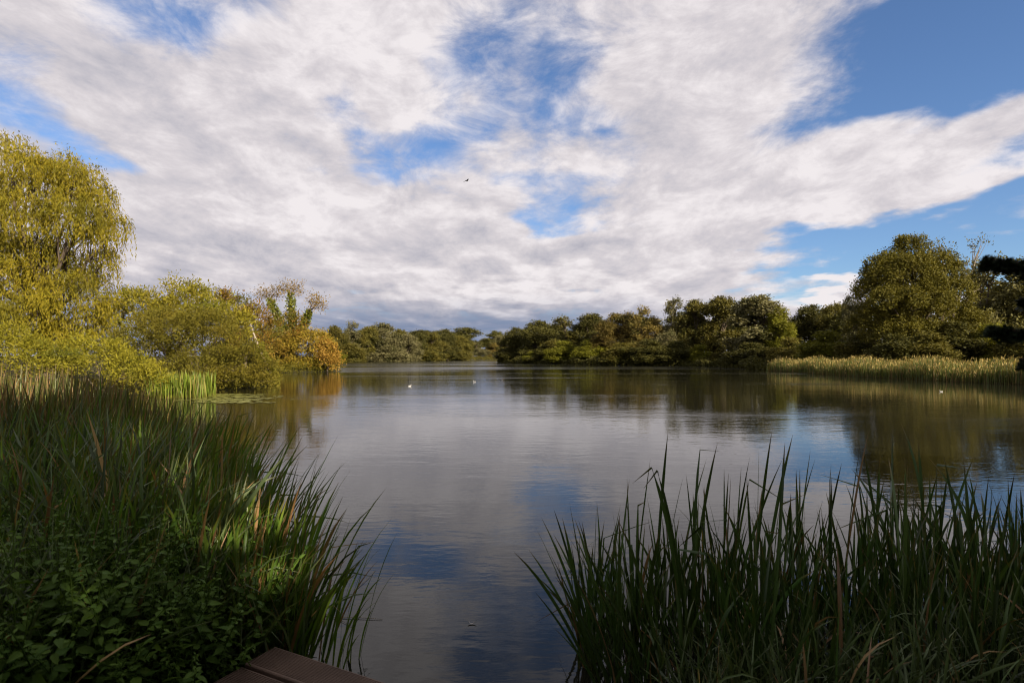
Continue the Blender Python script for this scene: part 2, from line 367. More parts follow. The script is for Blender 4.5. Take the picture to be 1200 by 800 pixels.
# ------------------------------------------------------------------ ground and water
SHORE = np.array([(-1.15, 2.75), (-1.25, 3.3), (-2.0, 4.3), (-3.0, 5.4), (-5.2, 7.6), (-8.5, 9.6), (-12.5, 12.5), (-15.8, 17), (-17, 22),
    (-16.6, 27), (-13.6, 31.5), (-15.5, 36), (-21, 45), (-25, 54), (-22.5, 60), (-19.6, 63.5), (-24, 70), (-45, 92), (-68, 125), (-56, 158),
    (-40, 186), (-30, 216), (-20, 258), (0, 288), (40, 292), (70, 240), (40, 175), (4, 150), (-3, 143), (7, 126), (16, 109), (30, 99), (33, 82),
    (30.5, 67), (29, 48), (29.5, 39), (30.5, 33), (29, 24), (22, 13), (12, 6.2), (5.2, 3.3), (3.4, 2.5), (2.0, 2.05), (0.6, 1.9), (-0.5, 1.95)])
def shore_sd(p):
    """signed distance to the shoreline, positive on land"""
    a = SHORE; b = np.roll(SHORE, -1, 0); best = np.full(len(p), 1e9); inside = np.zeros(len(p), bool)
    for (ax, ay), (bx, by) in zip(a, b):
        e = np.array([bx-ax, by-ay]); v = p - (ax, ay)
        t = np.clip((v @ e)/(e @ e), 0, 1); q = v - t[:, None]*e
        best = np.minimum(best, np.hypot(q[:, 0], q[:, 1]))
        c = ((ay > p[:, 1]) != (by > p[:, 1])) & (p[:, 0] < (bx-ax)*(p[:, 1]-ay)/((by-ay) or 1e-9) + ax)
        inside ^= c
    return np.where(inside, -best, best)
def ground_z(p):
    p = np.atleast_2d(np.asarray(p, float)); d = shore_sd(p)
    land = np.minimum(0.42*d, 0.30) + 0.9*np.clip((d-6)/60, 0, 1)
    land = land + 0.05*np.sin(p[:, 0]*0.9+1)*np.sin(p[:, 1]*0.7)*np.clip(d/2, 0, 1)
    bed = -np.minimum(0.30*(-d), 1.5)
    return np.where(d > 0, land, bed)
def gz(x, y): return float(ground_z([(x, y)])[0])

def build_ground():
    t = np.linspace(-1, 1, 250)
    ax = np.sinh(t*8.2)/np.sinh(8.2)*3500
    t2 = np.linspace(-1, 1, 250)
    ay = np.sinh(t2*8.2)/np.sinh(8.2)*3500 + 6
    X, Y = np.meshgrid(ax, ay); p = np.stack([X.ravel(), Y.ravel()], 1)
    V = np.column_stack([p, ground_z(p)])
    n = len(ax); i = np.arange(len(ay)-1)[:, None]*n + np.arange(n-1)[None]
    F = np.stack([i, i+1, i+n+1, i+n], -1).reshape(-1, 4)
    tag(mesh_obj('ground', V, F, M['soil'], smooth=True), kind='structure')
    V = [(-110, 0.5, 0), (110, 0.5, 0), (110, 330, 0), (-110, 330, 0)]
    tag(mesh_obj('lake_water', V, [(0, 1, 2, 3)], M['water']), kind='structure')
build_ground()

# ------------------------------------------------------------------ foliage generators
def lobes_px(Y, rows):
    """(px, py, rx px, ry px, dY) -> ellipsoids cx,cy,cz,rx,ry,rz"""
    out = []
    for px, py, rx, ry, dy in rows:
        y = Y + dy; c = P(px, py, y); k = y/FPX
        out.append((*c, rx*k, (rx+ry)*0.5*k, ry*k))
    return np.array(out)

def crown(rng, lobes, dens, nl, L, W, sig, axis_up=0.2, axis_out=0.7, inner=0.12, zmin=None, lump=0.12, flat=1.0):
    """leaf clumps spread through the outer part of a set of ellipsoids; returns leaves and clump centres"""
    Cs, Os = [], []
    for k, l in enumerate(lobes):
        c, r = l[:3], l[3:6]
        area = (r[0]*r[1] + r[0]*r[2] + r[1]*r[2])*4.19
        n = max(5, int(area*dens))
        u = unit(rng.normal(size=(n, 3))); u[:, 2] = np.where(u[:, 2] < -0.55, -u[:, 2], u[:, 2])
        rad = 1 - np.abs(rng.normal(size=(n, 1)))*0.14 + lump*np.sin(u[:, :1]*7+k)*np.cos(u[:, 2:]*6+k*1.7)
        far = rng.random(n) < inner
        rad[far] = rng.uniform(0.3, 0.75, (far.sum(), 1))
        p = c + u*r*rad
        keep = np.ones(n, bool)
        for j, m in enumerate(lobes):
            if j != k: keep &= (np.linalg.norm((p-m[:3])/m[3:6], axis=1) > 0.66) | far
        if zmin is not None: keep &= p[:, 2] > zmin
        Cs.append(p[keep]); Os.append(u[keep])
    C = np.concatenate(Cs); O = np.concatenate(Os)
    idx = np.repeat(np.arange(len(C)), nl)
    s = sig*rng.uniform(0.55, 1.35, len(C))[idx][:, None]
    off = np.clip(rng.normal(size=(len(idx), 3)), -1.5, 1.5)*s; off[:, 2] *= flat
    pos = C[idx] + off + O[idx]*np.minimum(np.abs(rng.normal(size=(len(idx), 1))), 1.5)*s*0.5
    if zmin is not None: pos[:, 2] = np.maximum(pos[:, 2], zmin*0.7)
    ax = O[idx]*axis_out + rng.normal(size=(len(idx), 3))*0.55 + np.array([0, 0, axis_up])
    ll = L*rng.uniform(0.6, 1.3, len(idx)); 
    V, F = leaf_quads(rng, pos, ax, ll, ll/L*W, up=O[idx]*1.0 + np.array([0, 0, 0.5]), nrand=0.38, fold=0.06)
    return V, F, C, O

def bumpy(rng, lobes, n=9, f=0.42):
    """break each ellipsoid into smaller heads over its surface"""
    out = []
    for l in lobes:
        u = unit(rng.normal(size=(n, 3))); u[:, 2] = np.where(u[:, 2] < -0.4, -u[:, 2], u[:, 2])
        q = f*rng.uniform(0.7, 1.25, (n, 1))
        out.append(np.concatenate([l[:3] + u*l[3:6]*(1.0 - q*0.85), l[3:6]*q], 1))
        out.append(np.concatenate([l[:3], l[3:6]*0.62])[None])
    return np.concatenate(out)

def weep(rng, lobes, dens, lo, hi, step, L, W, zfloor=None):
    """hanging willow strands from the upper shells of the lobes"""
    S, O = [], []
    for k, l in enumerate(lobes):
        c, r = l[:3], l[3:6]; n = int(dens*(r[0]*r[1]+r[0]*r[2]+r[1]*r[2])*4.19)
        u = unit(rng.normal(size=(n, 3))); u[:, 2] = np.abs(u[:, 2])*1.2 - 0.35; u = unit(u)
        p = c + u*r*rng.uniform(0.7, 1.03, (n, 1))
        keep = np.ones(n, bool)
        for j, m in enumerate(lobes):
            if j != k: keep &= np.linalg.norm((p-m[:3])/m[3:6], axis=1) > 0.72
        S.append(p[keep]); O.append(u[keep])
    S = np.concatenate(S); O = np.concatenate(O); n = len(S)
    ln = rng.uniform(lo, hi, n); 
    if zfloor is not None: ln = np.minimum(ln, np.maximum(S[:, 2]-zfloor, 0.3))
    k = np.maximum((ln/step).astype(int), 3); idx = np.repeat(np.arange(n), k)
    t = np.concatenate([np.linspace(0, 1, q) for q in k]) * ln[idx]
    h = O.copy(); h[:, 2] = 0; h += rng.normal(size=(n, 3))*[0.25, 0.25, 0]
    sway = rng.uniform(0.15, 0.55, n)
    pos = S[idx] + h[idx]*(sway[idx]*(1-np.exp(-t*1.6)))[:, None]
    pos[:, 2] += 0.22*np.minimum(t, 0.5) - np.maximum(t-0.25, 0)*1.0
    pos += rng.normal(size=pos.shape)*0.035
    ax = np.column_stack([rng.normal(size=(len(idx), 2))*0.32, -np.ones(len(idx))])
    ll = L*rng.uniform(0.6, 1.25, len(idx))
    V, F = leaf_quads(rng, pos, ax, ll, ll/L*W, up=O[idx]*0.8)
    return V, F

def skeleton(rng, base, fork, lobes, C, r0, twigs=3, sides=7):
    base = np.asarray(base, float); fork = np.asarray(fork, float)
    parts = [tube(bez(base, fork, rng.normal(size=3)*0.15*[1, 1, 0], 6), np.linspace(r0*1.25, r0*0.75, 6), sides)]
    lim = []
    for l in lobes:
        s = base + (fork-base)*rng.uniform(0.62, 1.0)
        pth = bez(s, l[:3], np.array([0, 0, -0.12*np.linalg.norm(l[:3]-s)]), 7, rng, 0.05*np.linalg.norm(l[:3]-s)*0.4)
        rr = r0*0.5*np.clip(l[3:6].mean()/np.mean(lobes[:, 3:6]), 0.5, 1.4)
        lim.append(tube(pth, np.linspace(rr, rr*0.3, 7), 5))
        d = np.linalg.norm(C-l[:3], axis=1); near = np.where(d < l[3:6].max()*1.15)[0]
        if len(near):
            for q in rng.choice(near, min(twigs, len(near)), replace=False):
                lim.append(tube(bez(pth[4], C[q], [0, 0, 0.0], 5, rng, 0.04*d[q]), np.linspace(rr*0.4, rr*0.12, 5), 3))
    return parts[0], join(lim)

def make_tree(name, label, cat, base, lobes, mat, seed, dens=1.2, nl=26, L=0.22, W=0.10, sig=0.35, r0=0.25, group=None, trunk_mat='bark',
              fork=None, strands=None, zmin=None, bump=(9, 0.42), part='crown', **kw):
    """a plant built where it stands: lobes in world space"""
    rng = np.random.default_rng(seed)
    root = empty(name, base, label, cat, group)
    b = np.array(base, float)
    heads = bumpy(rng, lobes, *bump) if bump else lobes
    V, F, C, O = crown(rng, heads, dens, nl, L, W, sig, zmin=zmin, **kw)
    if strands: V, F = join([(V, F), weep(rng, heads, **strands)])
    mesh_obj(part, V - b, F, M[mat], root)
    if fork is None:
        mid = lobes[:, :3].mean(0); fork = b*0.55 + mid*0.45
    (Vt, Ft), (Vl, Fl) = skeleton(rng, b - [0, 0, 0.15], fork, lobes, C, r0)
    mesh_obj('trunk' if part == 'crown' else 'stem', Vt - b, Ft, M[trunk_mat], root, smooth=True)
    mesh_obj('branches', Vl - b, Fl, M[trunk_mat], root, smooth=True)
    return root

# ------------------------------------------------------------------ left bank trees, nearest first
def left_bank():
    Yw = 33
    lw = lobes_px(Yw, [(15, 205, 52, 45, 0), (62, 210, 42, 36, 1), (86, 208, 30, 24, -0.5), (45, 300, 34, 24, -1.0), (100, 245, 36, 34, 0), (128, 278, 26, 26, 0), (80, 268, 40, 34, -1.5), (25, 262, 46, 36, -2),
        (-45, 240, 60, 62, 1), (-100, 270, 60, 70, 0), (118, 312, 26, 20, 0.5), (12, 335, 36, 34, -2), (75, 345, 34, 26, -1.5), (112, 368, 26, 24, -1), (40, 375, 44, 30, -2.5), (62, 308, 30, 22, 1.5), (18, 300, 34, 26, 1.5), (100, 335, 24, 20, 1), (60, 400, 50, 26, -1), (-5, 305, 34, 28, -2), (105, 400, 34, 22, 0), (-60, 345, 55, 55, -1), (-15, 385, 40, 34, -3)])
    b = P(55, 440, Yw); b[2] = gz(b[0], b[1])
    make_tree('willow_tree', 'tall golden weeping willow with hanging strands, rising at the left edge', 'tree', b, lw, 'willow', 3,
              dens=1.4, nl=26, L=0.20, W=0.055, sig=0.26, axis_up=-1.3, r0=0.36, fork=P(52, 335, Yw),
              strands=dict(dens=4.6, lo=0.5, hi=2.2, step=0.065, L=0.19, W=0.038, zfloor=1.6), inner=0.1, bump=(10, 0.40))
    Y = 20.5
    def shrub(name, label, Y, rows, basepx, mat, seed, **kw):
        l = lobes_px(Y, rows); bx = (basepx-600)/FPX*Y; b = np.array([bx, Y, gz(bx, Y)])
        a = dict(dens=5.5, nl=26, L=0.105, W=0.042, sig=0.15, axis_up=0.35, r0=0.07, zmin=0.05, part='foliage'); a.update(kw)
        return make_tree(name, label, 'shrub', b, l, mat, seed, **a)
    shrub('willow_shrub', 'bright yellow-green shrub at the left edge, under the weeping willow', 20.5,
          [(25, 428, 46, 34, 0), (-30, 420, 50, 42, 0), (60, 434, 34, 26, -0.5), (10, 405, 28, 24, 0.5)], 20, 'shrub_yellow', 11)
    shrub('willow_shrub', 'bright yellow-green shrub below the right side of the weeping willow crown', 21.5,
          [(112, 424, 36, 30, 0), (145, 436, 32, 22, -0.5), (85, 418, 26, 26, 0.6), (175, 442, 22, 15, -1)], 120, 'shrub_yellow', 12)
    shrub('sallow_tree', 'rounded olive-yellow sallow between the willow and the rust-leaved tree', 36.5,
          [(215, 356, 34, 30, 0), (180, 372, 38, 34, 0), (248, 368, 30, 28, 0), (150, 372, 30, 34, 1), (275, 392, 28, 30, -1), (210, 395, 60, 40, 0), (128, 385, 26, 32, 0)], 215, 'sallow_back', 13,
          dens=2.2, nl=24, L=0.19, W=0.08, sig=0.24, r0=0.16)
    shrub('sallow_bush', 'broad dark olive sallow bush overhanging the water, beside the bright reed tuft', 29.8,
          [(225, 402, 60, 38, 0), (285, 425, 34, 24, -0.4), (310, 437, 22, 17, -0.3), (180, 415, 48, 38, 0.5), (255, 392, 36, 26, 0.6), (150, 428, 40, 26, 0.8), (240, 430, 44, 24, -1.2), (195, 378, 34, 24, 1), (225, 443, 40, 16, -1.4), (272, 445, 34, 13, -1.0), (180, 440, 44, 18, -1), (304, 447, 22, 9, -0.6)], 235, 'sallow', 14,
          dens=3.8, nl=30, L=0.115, W=0.048, sig=0.17, r0=0.12)
    shrub('rust_tree', 'rust-brown autumn tree between the rounded sallow and the ivy-clad tree', 46,
          [(272, 364, 22, 20, 0), (292, 380, 24, 26, 0), (262, 352, 14, 9, 0.5), (312, 392, 22, 24, 0.5), (285, 400, 36, 24, -0.5), (340, 385, 20, 18, 3)], 285, 'rust', 15,
          dens=1.8, nl=22, L=0.20, W=0.09, sig=0.26, r0=0.14)
    shrub('orange_bush', 'rounded bush turning orange at the tip of the left spit', 62.5,
          [(348, 412, 32, 23, 0), (372, 408, 22, 18, 0), (333, 414, 22, 20, 0), (360, 398, 22, 11, 0.3), (322, 404, 20, 18, 1), (345, 427, 28, 10, -0.4), (320, 424, 24, 13, -0.3), (372, 426, 18, 10, -0.2)], 352, 'orange', 16,
          dens=1.6, nl=24, L=0.22, W=0.11, sig=0.26, r0=0.10)
    shrub('orange_bush', 'small bright orange bush at the very end of the left spit', 62.0,
          [(386, 418, 13, 15, 0), (379, 408, 10, 10, 0), (391, 424, 9, 10, 0)], 384, 'orange_tip', 17,
          dens=3.2, nl=24, L=0.22, W=0.10, sig=0.26, r0=0.06)
    # ivy-clad pollard with three bare-tipped limbs
    rng = np.random.default_rng(21); Y = 66
    b = P(338, 425, Y); b[2] = gz(b[0], b[1])
    root = empty('ivy_tree', b, 'ivy-clad tree with three stubby upright limbs above the left spit', 'tree')
    J = P(338, 406, Y)
    V, F = tube(bez(b - [0, 0, 0.2], J, [0, 0, 0], 5), [0.5, 0.45, 0.42, 0.4, 0.4], 8); mesh_obj('trunk', V-b, F, M['bark'], root, smooth=True)
    for tips in ([(316, 352), (308, 344), (322, 343)], [(340, 345), (334, 338), (347, 338)], [(362, 365), (368, 352), (374, 356)]):
        elbow = P(*tips[0], Y); pts = bez(J, elbow, [0.45, 0, -0.2], 8)
        V, F = tube(pts, np.linspace(0.28, 0.13, 8), 6)
        sub = [(V, F)]
        tw = []
        for tip in tips[1:]:
            q = P(*tip, Y + rng.uniform(-0.5, 0.5)); sub.append(tube(bez(elbow, q, [0, 0, 0.1], 4), np.linspace(0.11, 0.03, 4), 4)); tw.append(q)
        V, F = join(sub); lb = mesh_obj('limb', V-b, F, M['bark'], root, smooth=True)
        n = 1500; t = rng.random(n); i = np.clip((t*7).astype(int), 0, 6); f = (t*7-i)[:, None]
        c = pts[i]*(1-f) + pts[i+1]*f; u = unit(rng.normal(size=(n, 3)))
        V, F = leaf_quads(rng, c + u*rng.uniform(0.25, 0.78, (n, 1))*(1.1-0.35*t[:, None]), u + rng.normal(size=(n, 3))*0.5, 0.27*rng.uniform(0.6, 1.3, n), 0.19, up=u)
        mesh_obj('ivy', V-b, F, M['ivy'], lb)
        n = 700; q = np.array(tw)[rng.integers(0, 2, n)]; u = rng.normal(size=(n, 3))
        V, F = leaf_quads(rng, q + u*[0.46, 0.5, 0.46], u, 0.22*rng.uniform(0.6, 1.3, n), 0.09)
        mesh_obj('twig_leaves', V-b, F, M['pinkish'], lb)
    # leaning pale dead trunk with ivy
    Y = 43; a = P(292, 374, Y); e = P(325, 440, Y); e[2] = gz(e[0], e[1]) - 0.1
    root = empty('leaning_trunk', (e[0], e[1], e[2]+0.1), 'pale dead trunk leaning left with a collar of ivy, beside the rust-leaved tree', 'trunk')
    pts = bez(e, a, [0.25, -1.6, 0.3], 8); V, F = tube(pts, np.linspace(0.16, 0.05, 8), 6); b = np.array(root.location)
    mesh_obj('trunk', V-b, F, M['bark_pale'], root, smooth=True)
    n = 900; t = rng.random(n)*0.6; i = (t*7).astype(int); u = unit(rng.normal(size=(n, 3)))
    V, F = leaf_quads(rng, pts[i]*(1-(t*7-i)[:, None]) + pts[i+1]*(t*7-i)[:, None] + u*rng.uniform(0.1, 0.5, (n, 1)), u, 0.18, 0.13, up=u)
    mesh_obj('ivy', V-b, F, M['lime'], root)
left_bank()

# ------------------------------------------------------------------ tree kinds for the far shores (12 m nominal)
def proto_lobes(rng, kind):
    L = []
    if kind == 'round':       # broad dome down to the ground
        for k in range(20):
            h = rng.uniform(0.12, 0.86); r = 3.9*math.sin(math.pi*min(0.5+0.5*(h-0.38)/0.62, 1) if h > 0.38 else math.pi*(0.30+0.2*h/0.38))
            a = k*2.4; q = r*rng.uniform(0.45, 0.78)
            s = rng.uniform(1.3, 2.0); L.append((q*math.cos(a), q*math.sin(a), h*11.4, s*1.1, s*1.1, s*0.9))
        L.append((0.2, 0.1, 10.2, 1.5, 1.5, 1.3))
    elif kind == 'tall':      # upright poplar-like dome
        for k in range(20):
            h = rng.uniform(0.10, 0.90); r = 2.7*(1 - abs(h-0.42)**1.7*1.9)
            a = k*2.4; q = max(r, 0.2)*rng.uniform(0.4, 0.8)
            s = rng.uniform(1.0, 1.55); L.append((q*math.cos(a), q*math.sin(a), h*11.6, s, s, s*1.15))
        L.append((0, 0, 11.0, 0.9, 0.9, 1.1))
    elif kind == 'ragged':    # uneven, open crown with separate heads
        for k in range(15):
            h = rng.uniform(0.15, 0.93); a = rng.uniform(0, 6.28); q = rng.uniform(0.8, 3.3)*(1.15-h*0.7)
            s = rng.uniform(0.85, 1.6); L.append((q*math.cos(a), q*math.sin(a), h*11.3, s*1.1, s*1.1, s))
        for k in range(5):
            a = k*1.26; L.append((2.2*math.cos(a), 2.2*math.sin(a), 2.4, 1.9, 1.9, 1.6))
    elif kind == 'wispy':     # thin, half-bare
        for k in range(13):
            h = rng.uniform(0.45, 0.97); a = rng.uniform(0, 6.28); q = rng.uniform(0.5, 2.8)
            s = rng.uniform(0.7, 1.2); L.append((q*math.cos(a), q*math.sin(a), h*11.4, s, s, s))
    elif kind == 'shrub':     # waterside bush, 12 m nominal so that it scales alike
        for k in range(14):
            a = k*2.4; q = rng.uniform(1.0, 3.2); h = rng.uniform(0.12, 0.75)*(1.1-q*0.12)
            s = rng.uniform(1.5, 2.4); L.append((q*math.cos(a), q*math.sin(a), h*12, s, s, s*1.1))
        L.append((0, 0, 9.8, 1.8, 1.8, 2.0))
    return np.array(L)

PROTO = {}
def build_protos():
    spec = {'round': (4, dict(dens=1.3, nl=24, L=0.32, W=0.18, sig=0.33)), 'tall': (3, dict(dens=1.6, nl=24, L=0.30, W=0.16, sig=0.28)),
            'ragged': (3, dict(dens=1.2, nl=24, L=0.31, W=0.16, sig=0.33, inner=0.08)), 'wispy': (1, dict(dens=1.0, nl=14, L=0.24, W=0.11, sig=0.28, inner=0.0)),
            'shrub': (3, dict(dens=1.4, nl=22, L=0.48, W=0.26, sig=0.55))}
    for kind, (n, a) in spec.items():
        for v in range(n):
            rng = np.random.default_rng(100 + len(PROTO)*7)
            lob = proto_lobes(rng, kind)
            V, F, C, O = crown(rng, bumpy(rng, lob, 6, 0.5) if kind not in ('wispy',) else lob, zmin=0.25, **a)
            (Vt, Ft), (Vl, Fl) = skeleton(rng, (0, 0, -0.3), (0.1, 0, 6.0 if kind != 'shrub' else 3.0), lob, C, 0.26, twigs=4 if kind != 'wispy' else 40)
            hw = np.percentile(np.abs(V[:, 0]), 98); top = np.percentile(V[:, 2], 99.8)
            mk = lambda nm, V, F, m, s: (lambda o: (o.data, bpy.data.objects.remove(o))[0])(mesh_obj(nm, V, F, m, smooth=s))
            PROTO[(kind, v)] = (mk('crown', V, F, M['dark'], False), mk('trunk', Vt, Ft, M['bark'], True), mk('branches', Vl, Fl, M['bark'], True), hw, top)
build_protos()

def place_tree(name, label, px, top, Y, wpx, kind, var, mat, seed, cat='tree', group=None, x=None, height=None, half=None, trunk='bark'):
    cr, tr, br, hw, pt = PROTO[(kind, var)]
    X = (px-600)/FPX*Y if x is None else x
    z = gz(X, Y)
    H = height or (EYE + (HOR-top)/FPX*Y - z); half = half or wpx*0.5/FPX*Y
    s = half/hw
    root = empty(name, (X, Y, z), label, cat, group, rz=seed*1.37 % 6.28, scale=(s, s, H/pt))
    for nm, me, mt in (('crown', cr, mat), ('trunk', tr, trunk), ('branches', br, trunk)):
        o = bpy.data.objects.new(nm if kind != 'shrub' or nm != 'crown' else 'foliage', me); COL.objects.link(o); o.parent = root
        o.material_slots[0].link = 'OBJECT'; o.material_slots[0].material = M[mt]
    return root

FAR = [  # name, label, px, top row, distance, width px, kind, variant, leaves
 # far left shore
 ('shore_tree', 'dark green tree just right of the orange bush on the far left shore', 392, 382, 158, 34, 'round', 0, 'olive'),
 ('shore_tree', 'grey-topped tree, second right of the orange bush on the far left shore', 411, 377, 164, 36, 'ragged', 0, 'grey'),
 ('shore_tree', 'broad silvery grey-green tree on the far left shore', 449, 379, 178, 46, 'round', 1, 'grey'),
 ('shore_tree', 'low silvery tree at the right foot of the broad silvery one', 478, 392, 184, 34, 'round', 2, 'grey'),
 ('shore_tree', 'green rounded tree right of the silvery trees on the far shore', 508, 389, 208, 34, 'round', 3, 'olive'),
 ('shore_tree', 'olive tree near the head of the lake, left of the small golden one', 540, 394, 245, 34, 'round', 0, 'olive'),
 ('shore_tree', 'small golden tree at the head of the lake', 577, 401, 290, 16, 'tall', 0, 'gold'),
 ('shore_tree', 'grey-green bushy tree at the head of the lake, left of the golden one', 560, 401, 285, 24, 'ragged', 1, 'grey'),
 ('shore_tree', 'olive tree at the head of the lake where the right headland begins', 596, 396, 300, 30, 'round', 1, 'olive'),
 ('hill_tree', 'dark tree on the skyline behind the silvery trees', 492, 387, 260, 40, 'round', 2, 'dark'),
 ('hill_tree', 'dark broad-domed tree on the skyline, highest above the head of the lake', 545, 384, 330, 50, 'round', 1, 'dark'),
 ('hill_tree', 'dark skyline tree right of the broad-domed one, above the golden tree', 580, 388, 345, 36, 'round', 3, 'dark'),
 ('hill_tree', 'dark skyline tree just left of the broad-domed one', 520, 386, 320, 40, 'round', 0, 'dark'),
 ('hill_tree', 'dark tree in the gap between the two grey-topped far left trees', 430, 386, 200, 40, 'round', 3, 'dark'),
 ('shore_tree', 'slim dark tree close left of the broad silvery tree', 431, 383, 172, 24, 'tall', 0, 'olive'),
 ('shore_tree', 'slim dark tree between the broad silvery tree and the low silvery one', 468, 386, 186, 24, 'tall', 2, 'olive'),
 ('shore_tree', 'slim dark green tree between the low silvery tree and the green rounded one', 492, 390, 198, 24, 'tall', 1, 'dark'),
 ('shore_tree', 'slim dark tree between the green rounded tree and the olive one near the lake head', 524, 391, 225, 24, 'tall', 0, 'dark'),
 ('shore_tree', 'pale grey tree touching the dark tree at the tip of the right headland', 584, 393, 305, 22, 'ragged', 2, 'grey'),
 # right shore, from the headland towards the camera
 ('headland_tree', 'dark tree at the tip of the right headland', 606, 384, 146, 34, 'round', 0, 'dark'),
 ('headland_tree', 'dark rounded tree, second from the tip of the right headland', 632, 376, 138, 40, 'round', 1, 'dark'),
 ('headland_tree', 'olive tree, third from the tip of the right headland', 664, 372, 130, 42, 'ragged', 1, 'olive'),
 ('headland_tree', 'tall dark tree, fourth from the tip of the right headland', 690, 368, 128, 40, 'round', 2, 'dark'),
 ('headland_tree', 'golden-brown tree on the right shore, left of the rust-grey trees', 708, 376, 115, 34, 'tall', 1, 'gold'),
 ('headland_tree', 'muted gold ragged tree on the right shore, fifth from the headland tip', 730, 366, 116, 40, 'ragged', 2, 'gold'),
 ('headland_tree', 'grey-brown ragged tree on the right shore, left of the three tall ones', 756, 360, 112, 40, 'ragged', 0, 'gold'),
 ('tall_tree', 'grey-headed tall tree, leftmost of the three tall ones on the right shore', 788, 351, 109, 38, 'ragged', 1, 'grey'),
 ('tall_tree', 'green tall tree, middle of the three tall ones on the right shore', 814, 352, 107, 40, 'round', 1, 'olive'),
 ('tall_tree', 'dark green tall tree, rightmost of the three tall ones on the right shore', 845, 348, 104, 42, 'tall', 2, 'olive'),
 ('tall_tree', 'conical grey-green tree with pale sunlit crown left of the far reed bed', 886, 346, 92, 56, 'tall', 0, 'grey'),
 ('lime_tree', 'yellow-green slim tree close right of the conical grey-green tree', 915, 361, 88, 32, 'tall', 1, 'lime'),
 ('shore_tree', 'dark rounded tree behind the left end of the reed bed', 950, 358, 112, 52, 'round', 0, 'dark'),
 ('shore_tree', 'dark green tree behind the reed bed, left of the biggest tree', 982, 356, 104, 44, 'round', 2, 'olive'),
 ('shore_tree', 'slim grey tree touching the left side of the biggest tree', 1002, 334, 88, 30, 'ragged', 0, 'grey'),
 ('wispy_tree', 'thin half-bare tree rising behind the right shoulder of the biggest tree', 1116, 278, 80, 66, 'wispy', 0, 'grey'),
 ('shore_tree', 'grey-green loose tree right of the biggest tree', 1152, 306, 72, 70, 'ragged', 1, 'grey_lit'),
 ('shore_tree', 'loose grey tree at the right edge above the reed bed', 1200, 306, 70, 80, 'ragged', 2, 'grey_lit'),
 ('shore_tree', 'dull olive tree behind the loose grey-green tree at right', 1170, 330, 88, 80, 'round', 3, 'olive'),
]
SHRUBS = [
 ('shore_shrub', 'lit yellow-green shrub at the waterline under the golden-brown tree', 693, 398, 116, 34, 'lime'),
 ('shore_shrub', 'sunlit green shrub at the waterline left of the golden-brown tree', 660, 400, 123, 34, 'lime'),
 ('shore_shrub', 'small pale shrub at the waterline near the headland tip', 622, 412, 131, 16, 'lime'),
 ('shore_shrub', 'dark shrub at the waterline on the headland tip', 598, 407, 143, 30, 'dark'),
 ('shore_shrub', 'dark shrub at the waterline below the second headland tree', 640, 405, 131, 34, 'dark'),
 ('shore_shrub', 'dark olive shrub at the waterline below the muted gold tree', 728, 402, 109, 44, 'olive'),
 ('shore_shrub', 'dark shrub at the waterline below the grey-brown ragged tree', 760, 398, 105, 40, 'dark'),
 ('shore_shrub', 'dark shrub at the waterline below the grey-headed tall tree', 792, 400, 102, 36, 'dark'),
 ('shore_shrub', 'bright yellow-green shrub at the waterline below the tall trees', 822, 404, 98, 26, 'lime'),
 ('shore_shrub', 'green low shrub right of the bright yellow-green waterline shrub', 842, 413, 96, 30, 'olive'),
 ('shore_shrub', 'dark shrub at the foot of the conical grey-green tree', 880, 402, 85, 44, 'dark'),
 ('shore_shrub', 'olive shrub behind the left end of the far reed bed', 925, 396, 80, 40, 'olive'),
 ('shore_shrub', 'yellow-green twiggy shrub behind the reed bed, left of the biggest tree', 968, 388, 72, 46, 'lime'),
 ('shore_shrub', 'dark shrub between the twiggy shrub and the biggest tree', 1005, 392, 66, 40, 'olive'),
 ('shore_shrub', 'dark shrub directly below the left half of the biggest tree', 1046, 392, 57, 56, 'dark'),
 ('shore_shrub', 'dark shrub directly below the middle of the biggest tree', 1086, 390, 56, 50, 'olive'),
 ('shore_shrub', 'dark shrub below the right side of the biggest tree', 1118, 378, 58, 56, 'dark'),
 ('shore_shrub', 'golden sunlit shrub behind the reed bed near the right edge', 1168, 380, 56, 52, 'lime'),
 ('shore_shrub', 'olive shrub behind the reed bed at the right edge', 1205, 384, 52, 50, 'olive'),
 ('shore_shrub', 'low green bush at the waterline below the grey-topped far left trees', 412, 403, 158, 30, 'olive'),
 ('shore_shrub', 'low grassy-green bush where the far left shore meets the orange bush', 392, 411, 152, 24, 'lime'),
 ('shore_shrub', 'low grey bush under the broad silvery tree', 455, 405, 172, 40, 'grey'),
 ('shore_shrub', 'low olive bush on the far shore below the green rounded tree', 500, 406, 200, 40, 'olive'),
 ('shore_shrub', 'low dark bush on the far shore beside the head of the lake', 532, 408, 235, 34, 'olive'),
 ('shore_shrub', 'dark bush behind the ivy-clad tree on the left spit', 318, 390, 64, 46, 'olive'),
 ('shore_shrub', 'green bush behind the rust-leaved tree on the left bank', 275, 392, 52, 60, 'olive'),
]
